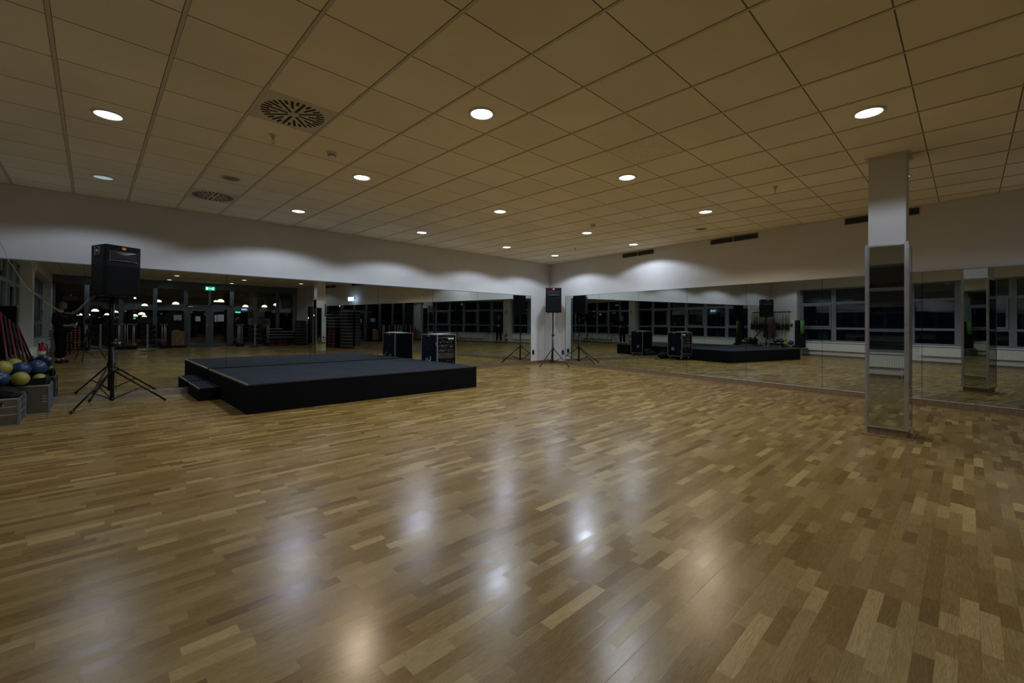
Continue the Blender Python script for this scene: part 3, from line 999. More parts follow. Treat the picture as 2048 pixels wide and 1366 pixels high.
# bag between case and mirror
t = empty('equipment_bag', 'black soft equipment bag on the floor behind the flight case', 'bag', (-4.90, -.36, 0), .1)
g = MB(); g.sphere((0, 0, .12), .14, 18, 12, (1.9, 1.15, .86)); o = g.build('body', 'darkmat', t)
tx_ = bpy.data.textures.new('crumple', 'CLOUDS'); tx_.noise_scale = .12
dm = o.modifiers.new('d', 'DISPLACE'); dm.texture = tx_; dm.strength = .05; dm.mid_level = .5
MB().tube(smooth([(-.15, 0, .20), (-.1, 0, .30), (.1, 0, .30), (.15, 0, .20)]), .010, 8).build('strap', 'rubber', t)
tag(MB().tube(smooth([(-4.62, -.42, .012), (-4.5, -.5, .012), (-4.56, -.62, .012), (-4.42, -.55, .012), (-4.4, -.4, .012), (-4.55, -.3, .012)]), .009, 8).build('floor_cable', 'rubber'), 'loose black cable on the floor behind the flight case', 'cable')


# ------------------------------------------------------------------ metal boxes and balls at left
def alubox(x0, x1, y0, y1, h, label, vertical_ribs):
    t = empty('metal_box', label, 'metal box', ((x0 + x1) / 2, (y0 + y1) / 2, 0))
    a, b_ = (x1 - x0) / 2, (y1 - y0) / 2
    s_ = MB(); th = .004
    s_.box((-a, -b_, .004), (a, b_, .010)); s_.box((-a, -b_, .01), (a, -b_ + th, h)); s_.box((-a, b_ - th, .01), (a, b_, h)); s_.box((-a, -b_ + th, .01), (-a + th, b_ - th, h)); s_.box((a - th, -b_ + th, .01), (a, b_ - th, h))
    s_.build('body', brushed('dull_aluminium_%d' % int(h * 1000), (.22, .215, .21), .40), t)
    r_ = MB()
    for z0, z1 in ((h - .014, h + .004), (0, .014)):
        r_.box((-a - .007, -b_ - .007, z0), (a + .007, -b_, z1)); r_.box((-a - .007, b_, z0), (a + .007, b_ + .007, z1))
        r_.box((-a - .007, -b_, z0), (-a, b_, z1)); r_.box((a, -b_, z0), (a + .007, b_, z1))
    r_.build('rim', 'alu', t, bevel=.003)
    rb = MB()
    if vertical_ribs:
        for q in range(3):
            z = h * (.42 + .10 * q)
            rb.box((a - .06, -b_ - .006, z), (a + .006, -b_ + .001, z + .008)); rb.box((a - .001, -b_ - .004, z), (a + .006, b_ + .004, z + .008))
    else:
        for z in (h * .40, h * .68):
            rb.box((-a, -b_ - .006, z), (a + .006, -b_ + .001, z + .011)); rb.box((a - .001, -b_ - .004, z), (a + .006, b_ + .004, z + .011))
    rb.build('rib', 'alu', t, bevel=.002)['kind'] = 'stuff'
    cr = MB()
    for sx in (-1, 1):
        for sy in (-1, 1):
            cr.cbox((sx * (a + .001), sy * (b_ + .001), h / 2), (.03, .03, h - .03))
    cr.build('corner_profile', 'alu_dark', t, bevel=.006)
    hx_ = -.02 if vertical_ribs else .04
    p = MB().box((hx_ - .06, -b_ - .008, h - .085), (hx_ + .06, -b_ - .001, h - .035)).build('handle_plate', 'dark' if vertical_ribs else 'gap', t, bevel=.003)
    MB().tube([(hx_ - .065, -b_ - .016, h - .06), (hx_ - .062, -b_ - .020, h - .115), (hx_ + .062, -b_ - .020, h - .115), (hx_ + .065, -b_ - .016, h - .06)], .0055, 8).build('handle', 'alu_dark', t)
    return t


alubox(-11.90, -11.235, -.93, -.40, .385, 'aluminium transport box against the mirror wall, holding the exercise balls', True)
alubox(-11.90, -11.445, -1.67, -1.06, .325, 'lower ribbed aluminium box at the left edge of the photo', False)
tr = empty('black_tray', 'black fabric bin of balls sitting in the rear aluminium box', 'bin', (-11.46, -.67, .36))
g = MB()
a, b_ = .20, .24
for (x0, y0, x1, y1) in ((-a, -b_, a, -b_ + .012), (-a, b_ - .012, a, b_), (-a, -b_ + .012, -a + .012, b_ - .012), (a - .012, -b_ + .012, a, b_ - .012)):
    g.box((x0, y0, 0), (x1, y1, .135 if x0 > 0 else .12))
g.box((-a, -b_, 0), (a, b_, .01))
g.build('bin_wall', 'darkmat', tr, bevel=.004)
MB().tube([(.212, -.06, .10), (.222, -.05, .04), (.222, .05, .04), (.212, .06, .10)], .006, 8).build('handle', 'rubber', tr)
tb = empty('black_mesh_bag', 'black bag with straps lying in the lower aluminium box', 'bag', (-11.60, -1.38, .31))
g = MB(); g.sphere((0, 0, .04), .11, 18, 10, (1.3, 1.7, .85)); g.sphere((.06, -.12, .02), .06, 14, 8, (1.3, 1, .8)); o = g.build('body', 'darkmat', tb)
dm = o.modifiers.new('d', 'DISPLACE'); dm.texture = tx_; dm.strength = .03
MB().tube(smooth([(-.1, -.16, .05), (0, -.2, .11), (.1, -.14, .07), (.17, -.05, .03)]), .007, 8).build('strap', 'rubber', tb)
balls = [('y', -11.49, -.99, .495, .088, 'yellow exercise ball at the front edge of the rear metal box'),
         ('b', -11.66, -1.12, .52, .10, 'blue exercise ball with white lettering at the left edge'),
         ('b', -11.50, -.80, .60, .095, 'blue exercise ball behind the front yellow ball'),
         ('b', -11.37, -.62, .60, .105, 'blue exercise ball at the back near the extinguisher reflection'),
         ('y', -11.66, -.84, .625, .10, 'large yellow exercise ball at the left edge behind the lettered blue ball'),
         ('y', -11.58, -.55, .66, .075, 'small yellow exercise ball resting high against the mirror'),
         ('y', -11.33, -.80, .462, .07, 'yellow exercise ball deep in the black bin'),
         ('b', -11.74, -.58, .57, .10, 'blue exercise ball by the window wall behind the yellow ones'),
         ('b', -11.80, -.80, .46, .10, 'blue exercise ball low in the bin by the window wall')]
for c, x, y, z, r, lab in balls:
    o = MB().sphere((0, 0, 0), r, 32, 20).build('exercise_ball', 'yball' if c == 'y' else 'bball', loc=(x, y, z))
    tag(o, lab, 'ball', 'small exercise balls in the metal boxes')
    MB().tube([(r * .97, 0, 0), (r * 1.004, 0, 0)], .006, 8).build('valve', 'white', o)
    if 'lettering' in lab:
        d = (CAM - Vector((x, y, z))).normalized()
        rr_ = Vector((0, 0, 1)).cross(d).normalized(); uu = d.cross(rr_)
        MM = Matrix((rr_, uu, d)).transposed().to_4x4()
        tt = textmesh('DS', .05, 'ball_lettering', 'white', o, Matrix.Translation((0, 0, 0)), .0004)
        for v in tt.data.vertices:
            p = MM @ Vector((v.co.x - .005, v.co.y + .01, r * 1.0))
            v.co = p.normalized() * (r * 1.004)

# hanging resistance bands on the window wall
t = empty('wall_rail', 'dark wall rail on the window wall next to the stage wall', 'rail', (XW, -.50, 1.86))
MB().box((.0, -.42, -.022), (.012, .38, .022)).build('rail_plate', 'dark', t)
for yy in (-.36, -.25, -.12, 0, .12, .24, .33):
    MB().tube([(.01, yy, 0), (.09, yy, -.005), (.10, yy, .02)], .006, 8).build('hook', 'steel', t)
bl = [(-.87, 'y'), (-.76, 'y'), (-.63, 'y'), (-.50, 'w'), (-.38, 'w'), (-.25, 'r'), (-.17, 'r')]
for k, (yy, c) in enumerate(bl):
    nm = {'y': 'yellow', 'w': 'pale', 'r': 'dark red'}[c]
    posn = ['nearest the windows', 'second from the windows', 'third from the windows', 'next to the yellow ones', 'between pale and red ones', 'second from the mirrors', 'closest to the mirrors'][k]
    t = empty('resistance_bands', '%s exercise tubes with black handles on the rail, %s' % (nm, posn), 'exercise bands', (XW + .11, yy, 1.86), 0, 'exercise tubes hanging from the wall rail')
    bm_ = MB(); rr = random.Random(k)
    L = .66 if c != 'r' else 1.05
    for q in range(7):
        s1 = rr.uniform(.02, .045); dx = rr.uniform(-.03, .04)
        l1 = L * rr.uniform(.8, 1)
        bm_.tube(smooth([(dx, -s1, -l1), (dx * .7, -s1 * .7, -l1 * .5), (0, -.012, -.03), (0, 0, .012), (0, .012, -.03), (dx * .6, s1 * .7, -l1 * .55), (dx, s1, -l1)], 4), .0055, 6)
    bm_.build('tubing', {'y': 'ybandm', 'w': mat('pale_tubing', (.4, .4, .32), .5), 'r': 'redband'}[c], t)['kind'] = 'stuff'
    hd = MB()
    for q in range(20):
        yy2 = rr.uniform(-.035, .035); xx2 = rr.uniform(-.05, .06); zz = -L - rr.uniform(-.12, .10)
        hd.tube([(xx2, yy2 - .02, zz), (xx2 + .02, yy2 + .02, zz - .06)], .014, 8)
        hd.tube([(xx2, yy2 - .02, zz), (xx2, yy2, zz + .09), (xx2 + .02, yy2 + .02, zz - .06)], .006, 6)
    hd.build('handles', 'rubber', t)['kind'] = 'stuff'
# long dark / red poles leaning in the corner
for k in range(5):
    x0, y0 = -11.93 + .04 * k, -.98 + .03 * k
    o = MB().tube([(x0 + .34, y0 + .20, .44), (x0 + .17, -.075, 1.36 - .05 * k)], .013, 10).build('gymnastic_pole', 'stickred' if k % 2 == 0 else 'rubber')
    tag(o, '%s exercise stick leaning in the corner behind the balls, %s from the window wall' % ('red' if k % 2 == 0 else 'black', ordn(k)), 'stick', 'sticks leaning in the left corner')
# foam rolls and the small wall items
o = MB().tube([(-11.80, -1.50, .925), (-11.80, -1.50, 1.475)], .075, 24).build('foam_roll', 'green'); tag(o, 'upright light green rolled exercise mat beside the radiator', 'mat')
t = empty('black_mat_bag', 'tall black mat bag standing in the lower metal box under the green rolled mat', 'bag', (-11.80, -1.37, .012))
MB().box((-.09, -.05, 0), (.09, .12, 1.47)).build('tall_box', 'darkmat', t, bevel=.005)
MB().box((-.09, -.22, 0), (.09, -.05, .912)).build('low_box', 'darkmat', t, bevel=.005)
for z, h_, mt, nm, lab in ((1.36, .09, 'white', 'soap_dispenser', 'small white dispenser on the wall strip beside the windows'), (1.23, .08, 'dark', 'wall_thermostat', 'small black box on the wall just below the white dispenser')):
    o = MB().box((XW, -.99, z), (XW + .05, -.92, z + h_)).build(nm, mt, bevel=.006); tag(o, lab, 'wall fitting')
o = MB().box((XW, -1.12, 1.36), (XW + .004, -1.02, 1.50)).build('notice_sheet', 'paper'); tag(o, 'small white notice sheet on the wall beside the windows', 'notice')

# fire extinguisher and its sign at the pier
t = empty('fire_extinguisher', 'red fire extinguisher on a floor stand by the white window pier', 'fire extinguisher', (-11.84, -8.86, 0))
MB().lathe([(.0001, .14), (.05, .14), (.075, .16), (.078, .2), (.078, .47), (.065, .52), (.03, .55), (.022, .57)], seg=24).build('cylinder', 'red', t)
MB().lathe([(.0785, .27), (.0787, .27), (.0787, .38), (.0785, .38)], seg=24).build('label_band', 'paper', t)
MB().tube([(0, 0, .56), (0, 0, .60)], .02, 12).box((-.015, -.05, .595), (.015, .06, .61)).box((-.012, -.05, .62), (.012, .07, .632)).build('valve', 'dark', t)
MB().tube(smooth([(.02, .02, .59), (.09, .03, .56), (.10, .02, .40), (.085, .0, .25)]), .010, 8).build('hose', 'rubber', t)
MB().tube([(0, 0, .10), (0, 0, .14)], .03, 10).lathe([(.0001, .0), (.14, 0), (.14, .02), (.03, .05), (.03, .11)], seg=24).build('foot_stand', 'redp', t)
t = empty('fire_extinguisher_sign', 'red and white fire extinguisher sign on the white window pier', 'sign', (XW, -8.98, 2.04))
MB().box((0, -.08, -.1), (.004, .08, .1)).build('sign_plate', 'red', t)
g = MB(); g.box((.004, .005, -.06), (.0055, .045, .035)); g.box((.004, .015, .035), (.0055, .035, .06)); g.box((.004, -.01, .05), (.0055, .04, .06)); g.box((.004, -.06, -.07), (.0055, -.025, .02)); g.box((.004, -.05, .03), (.0055, -.03, .06))
g.build('pictogram', 'white', t)
o = MB().tube([(XW, -8.95, 2.74), (XW + .05, -8.95, 2.74)], .085, 28).build('wall_clock', 'ring'); tag(o, 'small round pale wall disc near the top of the window pier', 'wall fitting')
for k, yy in enumerate((-5.9, -1.9)):
    pass

# ------------------------------------------------------------------ glazed partition with doors (south)
MX = [XW, -11.00, -9.88, -8.68, -7.50, -5.56, -4.46, -3.36, EA * YS + .02]
hd = MB().box((XW - .5, YS - .12, 2.90), (EA * YS + .3, YS + .04, H))
struct(hd.build('wall_south', 'dframe'))
nw = 13
for k in range(len(MX) - 1):
    x0, x1 = MX[k], MX[k + 1]
    fr = MB()
    for xx, w_ in ((x0, .085 if x0 != -5.56 else .09), (x1, .075 if x1 != -5.56 else .09)):
        a, b_ = (xx, xx + w_) if xx == x0 else (xx - w_, xx)
        fr.box((a, YS - .1, 0), (b_, YS, 2.90))
    if x0 == -7.50:       # door bay
        xm = -6.52
        fr.box((xm - .05, YS - .1, 0), (xm + .05, YS, 2.90))
        fr.box((x0, YS - .1, 2.0), (x1, YS, 2.08))
        o = struct(fr.build('window_%d' % nw, 'dframe', bevel=.004)); nw += 1
        MB().box((x0 + .09, YS - .06, 2.08), (xm - .05, YS - .052, 2.90)).build('glass_pane', 'glass', o)
        MB().box((xm + .05, YS - .06, 2.08), (x1 - .09, YS - .052, 2.90)).build('glass_pane', 'glass', o)
        for dn, (d0, d1, hs) in enumerate(((x0 + .09, xm - .05, 1), (xm + .05, x1 - .09, -1))):
            f = MB(); s_ = .11
            f.box((d0, YS - .08, .01), (d0 + s_, YS + .01, 1.995)); f.box((d1 - s_, YS - .08, .01), (d1, YS + .01, 1.995))
            f.box((d0 + s_, YS - .08, .01), (d1 - s_, YS + .01, .14)); f.box((d0 + s_, YS - .08, 1.88), (d1 - s_, YS + .01, 1.995))
            d = struct(f.build('door_%d' % (dn + 1), 'dframe', bevel=.004))
            MB().box((d0 + s_, YS - .04, .14), (d1 - s_, YS - .032, 1.88)).build('glass_pane', 'glass', d)
            hx_ = d1 - .055 if hs > 0 else d0 + .055
            MB().box((hx_ - .018, YS + .01, .98), (hx_ + .018, YS + .018, 1.16)).tube([(hx_, YS + .015, 1.08), (hx_, YS + .06, 1.08), (hx_ - hs * .12, YS + .06, 1.08)], .010, 8).build('door_handle', 'steel', d)
            o2 = MB().box(((d0 + d1) / 2 - .12, YS - .031, 1.27), ((d0 + d1) / 2 + (.09 if dn == 0 else .16), YS - .027, 1.52 if dn == 0 else 1.62))
            if dn == 1:
                o2.box(((d0 + d1) / 2 - .25, YS - .031, 1.25), ((d0 + d1) / 2 - .14, YS - .027, 1.60))
            o2 = o2.build('poster_sheet', 'paper')
            tag(o2, 'white notice sheet taped to the %s glass door' % ('left' if dn else 'right'), 'notice')
    else:
        fr.box((x0, YS - .1, 0), (x1, YS, .07)); fr.box((x0, YS - .1, 2.85), (x1, YS, 2.90))
        o = struct(fr.build('window_%d' % nw, 'dframe', bevel=.004)); nw += 1
        MB().box((x0 + .07, YS - .06, .07), (x1 - .07, YS - .052, 2.85)).build('glass_pane', 'glass', o)


def exit_sign(loc, rz, label, blue=False):
    t = empty('exit_sign', label, 'exit sign', loc, rz)
    MB().box((-.20, -.025, -.095), (.20, .025, .095)).build('housing', 'exitb' if blue else 'exitg', t, bevel=.004)
    g = MB()
    for y in (-.028, .026):
        g.box((-.17, y, -.06), (-.09, y + .002, .06))           # door
        # arrow
        g.add([(-.045, y, .0), (-.02, y, .03), (-.02, y, .01), (.03, y, .01), (.03, y, -.01), (-.02, y, -.01), (-.02, y, -.03)], [(0, 1, 2, 3, 4, 5, 6)])
        # running figure
        g.tube([(.12, y, .055), (.12, y + .002, .055)], .016, 10)
        for p, q_ in (((.115, .035), (.10, -.01)), ((.10, -.01), (.13, -.03)), ((.13, -.03), (.125, -.06)), ((.10, -.01), (.075, -.035)), ((.075, -.035), (.05, -.04)), ((.112, .025), (.145, .005)), ((.112, .028), (.075, .015))):
            g.tube([(p[0], y + .001, p[1]), (q_[0], y + .001, q_[1])], .008, 6)
    g.build('pictogram', 'exitbw' if blue else 'exitw', t)
    MB().box((-.21, -.03, .095), (.21, .03, .12)).build('mounting_rail', 'dark', t)
    return t


exit_sign((-6.52, YS + .06, 2.93), 0, 'green illuminated exit sign above the glass double doors')
e2 = exit_sign((-1.80, -11.25, 2.40), math.radians(80), 'bluish white glowing exit sign on the right wall', True)
MB().box((-.02, -.25, .02), (.02, .03, .05)).build('wall_arm', 'dark', e2)

# cabinet with towel dispenser
t = empty('cabinet', 'small wooden cabinet with dark back panel beside the glass doors', 'cabinet', (-7.84, -16.92, 0))
MB().box((-.27, -.22, .09), (.27, .20, .80)).build('body', 'dark', t)
MB().box((-.265, .20, .10), (.265, .22, .795)).build('door', 'cabwood', t, bevel=.002)
MB().box((-.25, -.2, 0), (.25, .17, .09)).build('plinth', 'dark', t)
MB().box((-.42, -.22, .80), (.27, -.18, 1.66)).build('back_panel', 'dark', t)
MB().box((-.42, -.22, 0), (-.27, .20, .80)).build('side_unit', 'dark', t)
t = empty('towel_dispenser', 'silver paper towel dispenser on the dark panel above the wooden cabinet', 'dispenser', (-7.84, -17.09, 1.30))
g = MB(); g.box((-.155, 0, 0), (.155, .15, .26)); g.build('housing', mat('silver_plastic', (.5, .52, .54), .35, .3), t, bevel=.02)
MB().box((-.04, .151, .02), (.04, .153, .05)).build('level_window', 'gap', t)
o = MB().box((-8.02, -16.98, .80), (-7.78, -16.85, .825)).build('wipe_box', 'white', bevel=.004); tag(o, 'flat white box lying on the wooden cabinet', 'box')
# waste bin beside dumbbells
t = empty('grey_locker', 'low grey box unit standing against the window wall near the dumbbells', 'cabinet', (-11.85, -15.55, 0))
MB().box((-.17, -.4, 0), (.17, .4, .85)).build('body', 'greyp', t, bevel=.01)
MB().box((-.18, -.41, .85), (.18, .41, .87)).build('lid', 'greyp', t)


# dumbbells on racks ----------------------------------------------------------
def rack(x0, x1, y, levels, z0, dz, label):
    t = empty('dumbbell_rack', label, 'rack', ((x0 + x1) / 2, y, 0))
    a = (x1 - x0) / 2
    for sx in (-1, 1):
        MB().box((sx * a - .015, -.16, 0), (sx * a + .015, -.12, z0 + dz * levels)).build('upright', 'blackm', t)
        MB().box((sx * a - .015, -.2, 0), (sx * a + .015, .2, .03)).build('foot', 'blackm', t)
    for q in range(levels):
        MB().box((-a, -.13, z0 + dz * q - .02), (a, .08, z0 + dz * q - .010)).build('shelf', 'blackm', t)


def dumbbell(mt, r, L, label, group):
    o = bpy.data.objects.new
    g = MB(); g.cur = 0
    g.tube([(0, -L / 2, 0), (0, -L / 2 + .035, 0)], r, 12); g.tube([(0, L / 2 - .035, 0), (0, L / 2, 0)], r, 12)
    g.cur = 1; g.tube([(0, -L / 2 + .03, 0), (0, L / 2 - .03, 0)], .013, 8)
    ob = g.build('dumbbell', [mt, 'steel']); tag(ob, label, 'dumbbell', group)
    return ob


rack(-11.62, -11.12, -16.55, 9, .10, .105, 'black rack of salmon coloured dumbbells near the window wall')
rack(-11.98, -11.66, -16.55, 7, .10, .105, 'black rack of white ended dumbbells in the window corner')
p = dumbbell('pink', .038, .13, 'salmon coloured dumbbell on the black rack, seen in the mirror', 'salmon dumbbells on the rack')
first = True
for q in range(9):
    for k in range(4):
        if k < 2 and q > 6: continue
        loc = (-11.56 + .12 * k, -16.50, .10 + .105 * q + .028)
        if first: p.location = loc; first = False
        else: dup(p, loc=loc)
p = dumbbell('white', .022, .13, 'small white ended dumbbell on the window corner rack, seen in the mirror', 'white dumbbells on the rack')
first = True
for q in range(7):
    for k in range(4):
        loc = (-11.93 + .07 * k, -16.50, .10 + .105 * q + .012)
        if first: p.location = loc; first = False
        else: dup(p, loc=loc)


# barbell plate racks -----------------------------------------------------------
def plate_rack(x, y, label, seed):
    t = empty('plate_rack', label, 'rack', (x, y, 0))
    MB().box((-.32, -.03, 0), (.32, .03, .03)).box((-.30, -.25, 0), (-.26, .25, .025)).box((.26, -.25, 0), (.30, .25, .025)).build('foot', 'greyl', t)
    MB().box((-.035, -.03, .03), (.035, .03, 1.12)).build('post', 'greyl', t)
    for z in (.28, .52, .76, 1.0):
        MB().tube([(-.26, 0, z), (.26, 0, z)], .013, 8).build('peg', 'steel', t)
    rr = random.Random(seed)
    return t


plate_proto = []


def plate(x, y, z, r, lab):
    if not plate_proto:
        g = MB()
        R_ = Matrix.Rotation(PI / 2, 4, 'X')
        g.lathe([(.015, -.018), (.035, -.018), (.04, -.010), (.088, -.012), (.095, -.016), (.10, -.010), (.10, .010), (.095, .016), (.088, .012), (.04, .010), (.035, .018), (.015, .018), (.015, -.018)], seg=24, M4=R_)
        o = g.build('weight_plate', 'rubber')
        a = MB()
        for q in range(3):
            pts = [(.078 * math.cos(t_), .0145, .078 * math.sin(t_)) for t_ in [q * 2.09 + .1 * w_ for w_ in range(8)]]
            a.tube(pts, .004, 6)
        a.build('red_marking', 'redp', o)
        plate_proto.append(o); tag(o, lab, 'weight plate', 'black weight plates on the racks')
        o.location = (x, y, z)
        return o
    o = dup(plate_proto[0], loc=(x, y, z)); o['label'] = lab; o.scale = (r / .1, 1, r / .1)
    return o


racks = [(-10.55, 'first plate rack from the window wall, black plates on a light post'), (-8.98, 'second plate rack from the window wall, between the standing bars'), (-4.62, 'plate rack left of the stacked steps near the slanting mirror wall')]
for k, (x, lab) in enumerate(racks):
    plate_rack(x, -16.62, lab, k)
    for z in (.28, .52, .76, 1.0):
        for q, dx in enumerate((-.13, .13)):
            for w_ in (0, 1):
                rr_ = (.105, .095)[(w_ + q) % 2]
                plate(x + dx * (1 if w_ == 0 else 1.55), -16.62 + .05 + .04 * w_, z - .002 * q, rr_, 'round black weight plate with red markings on the %s' % ['first plate rack from the window wall', 'second plate rack from the window wall', 'plate rack by the stacked steps'][k])
# standing bars with collars
barx = [(-10.12, 0), (-9.98, .01), (-9.93, -.01), (-9.77, .02), (-9.66, -.02), (-9.50, .02), (-9.44, 0), (-8.47, .01), (-8.38, 0), (-8.31, -.02), (-5.42, .01), (-5.36, 0), (-5.30, -.01), (-5.22, .0), (-4.06, 0), (-3.98, .01), (-11.02, 0), (-10.96, -.01)]
bp = None
for x, dx in barx:
    if bp is None:
        bp = MB().tube([(0, 0, .17), (0, 0, 1.10)], .014, 10).build('barbell_bar', mat('pale_chrome_bar', (.60, .60, .57), .35, .3))
        MB().tube([(0, 0, .12), (0, 0, .19)], .028, 10).tube([(0, 0, 1.08), (0, 0, 1.14)], .026, 10).build('red_collar', 'redp', bp)
        tag(bp, 'pale metal bar with red collars standing upright by the plate racks', 'barbell bar', 'upright bars standing between the plate racks')
        o = bp
    else:
        o = dup(bp)
    o.location = (x, -16.55, 0); o.rotation_euler[1] = dx
for a, b_, lab in ((-10.2, -9.35, 'long low black stand holding upright bars between the first two plate racks'), (-8.55, -8.24, 'short low black stand holding three upright bars beside the wooden cabinet'), (-5.5, -5.14, 'low black stand holding four upright bars left of the right plate rack'), (-4.13, -3.9, 'low black stand holding two upright bars right of the right plate rack'), (-11.09, -10.89, 'low black stand holding two upright bars beside the salmon dumbbells')):
    t = empty('bar_stand', lab, 'stand', ((a + b_) / 2, -16.55, 0))
    MB().box((-(b_ - a) / 2, -.15, 0), ((b_ - a) / 2, .15, .15)).build('base', 'dark', t, bevel=.01)
    MB().box((-(b_ - a) / 2, -.04, 1.10), ((b_ - a) / 2, -.02, 1.13)).build('top_rail', 'greyl', t)
    for sx in (-1, 1):
        MB().box((sx * ((b_ - a) / 2 - .01) - .008, -.05, .15), (sx * ((b_ - a) / 2 - .01) + .008, -.03, 1.10)).build('upright', 'dark', t)


# aerobic steps -------------------------------------------------------------------
def make_step(topm, sidem, redfoot):
    """length along local x, .2 high pitch"""
    g = MB()
    L, W_ = .34, .15
    vs = []
    for z, k in ((.12, .86), (.145, .88), (.15, .86)):
        pass
    o = MB().prism([(-L, -W_), (L, -W_), (L, W_), (-L, W_)], .115, .15).build('aerobic_step', topm, bevel=.012)
    b1 = MB()
    n = [(-L * .96, -W_ * .92), (L * .96, -W_ * .92), (L * .96, W_ * .92), (-L * .96, W_ * .92)]
    f_ = [(-L * 1.04, -W_ * 1.05), (L * 1.04, -W_ * 1.05), (L * 1.04, W_ * 1.05), (-L * 1.04, W_ * 1.05)]
    vs = [(p[0], p[1], .0) for p in f_] + [(p[0], p[1], .115) for p in n]
    b1.add(vs, [(0, 3, 2, 1), (0, 1, 5, 4), (1, 2, 6, 5), (2, 3, 7, 6), (3, 0, 4, 7), (4, 5, 6, 7)])
    b1.build('body', sidem, o)
    if redfoot:
        r_ = MB()
        for sx in (-1, 1):
            r_.box((sx * L * .62 - .10, -W_ * 1.08, .03), (sx * L * .62 + .10, W_ * 1.08, .085))
        r_.build('riser_block', 'redp', o)
    return o


protos = {'g': make_step('greyp', 'dark', False), 'r': make_step('dark', 'dark', True), 'l': make_step('greyl', 'dark', False)}
usedp = set()


def stack(kinds, x, y, rz, where, lean=0):
    for k, c in enumerate(kinds):
        if c in usedp: o = dup(protos[c])
        else: o = protos[c]; usedp.add(c)
        o.location = (x + lean * k * 1.0, y + lean * k * .2, .152 * k)
        o.rotation_euler[2] = rz
        colr = {'g': 'grey', 'r': 'black and red', 'l': 'light grey'}[c]
        tag(o, '%s aerobic step, %s from the floor, stack %s' % (colr, ordn(k), where), 'aerobic step', 'aerobic steps stacked ' + where)


er = math.atan2(1, EA)   # along the east wall


def ex(y, off):
    return EA * y - off


stack('gggggggggggg', ex(-14.1, .30), -14.1, er, 'beside the pillar')
stack('rrrrrrlllll', ex(-13.28, .36), -13.28, er, 'red blocked, nearer the partition')
stack('rrrrrrllll', ex(-12.52, .36), -12.52, er, 'red blocked, nearer the exit sign')
stack('gggggggggggg', ex(-11.62, .24), -11.62, er, 'closest to the exit sign', lean=-.0)
stack('rrllll', -3.62, -16.72, 0, 'beside the plate rack')
stack('rrlll', -2.94, -16.74, 0, 'next to the corner stack')
stack('ggggggggg', -2.52, -16.1, er, 'in the partition corner')
for k, (x, y, r_) in enumerate(((-4.55, -16.0, .02), (-3.55, -15.95, -.03))):
    o = MB().cbox((0, 0, .012), (.95, .42, .024)).cbox((.02, .03, .034), (.92, .40, .018), .03).build('floor_mat', ['matred'], loc=(x, y, 0), rz=r_, bevel=.006)
    tag(o, 'dark red exercise mats on the floor in front of the %s' % ('plate rack' if k == 0 else 'light grey steps'), 'mat', 'dark red floor mats')
# bright dropped cloth on the floor
o = MB().sphere((0, 0, .02), .05, 14, 8, (2.2, 1.0, .5)).sphere((.09, 0, .05), .03, 12, 8, (.6, .8, 1.5)).build('crumpled_cloth', mat('pale_cloth', (.6, .5, .4), .8), loc=(-9.56, -10.1, 0)); tag(o, 'small pale crumpled cloth on the open floor, seen in the mirror', 'cloth')

# ------------------------------------------------------------------ gym hall beyond the partition
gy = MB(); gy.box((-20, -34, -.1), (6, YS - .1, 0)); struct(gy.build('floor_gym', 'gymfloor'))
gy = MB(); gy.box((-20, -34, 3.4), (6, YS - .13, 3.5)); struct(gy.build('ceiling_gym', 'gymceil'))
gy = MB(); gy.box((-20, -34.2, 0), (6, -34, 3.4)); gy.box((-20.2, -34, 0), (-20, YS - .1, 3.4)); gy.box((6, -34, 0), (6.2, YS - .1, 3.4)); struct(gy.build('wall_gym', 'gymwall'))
for k, x in enumerate((-14, -9.5, -3.2)):
    struct(MB().box((x, -24.2, 0), (x + .4, -23.8, 3.4)).build('wall_column_%d' % (k + 1), 'gymwall'), 'dark column in the hall beyond the glass')
pend = [(-8.6, -24.0, 2.16, .2), (-8.1, -22.5, 2.36, .2), (-7.15, -24.0, 2.30, .24), (-6.48, -23.8, 2.15, .22), (-5.2, -22.0, 2.46, .26), (-5.62, -21.0, 2.42, .14), (-3.7, -22.8, 2.22, .22), (-2.5, -23.2, 2.26, .22), (-2.0, -22.5, 2.38, .2), (-9.2, -22, 2.48, .16), (-10.7, -24, 1.78, .22), (-9.85, -24.8, 1.75, .18), (-8.6, -26, 1.66, .24), (-8.95, -25.6, 1.55, .2), (-8.45, -26.4, 1.50, .2), (-11.3, -23, 1.55, .16), (-11, -25, 1.57, .16), (-10.2, -25, 1.60, .16), (-6.2, -27, 2.0, .14), (-4.4, -28, 2.2, .14)]
for k, (x, y, z, r) in enumerate(pend):
    r *= .72
    t = empty('pendant_lamp', 'glowing dome pendant lamp in the hall beyond the glass partition', 'pendant lamp', (x, y, z), 0, 'dome pendant lamps in the hall beyond the glass')
    MB().lathe([(r, 0), (r * .97, r * .25), (r * .8, r * .55), (r * .45, r * .78), (r * .2, r * .85)], seg=20).build('shade', 'shade', t)
    MB().lathe([(r * .21, r * .84), (r * .18, r * 1.15), (.0001, r * 1.15)], seg=12).build('cap', 'dark', t)
    MB().tube([(0, 0, r * 1.1), (0, 0, 3.4 - z)], .006, 6).build('cord', 'dark', t)
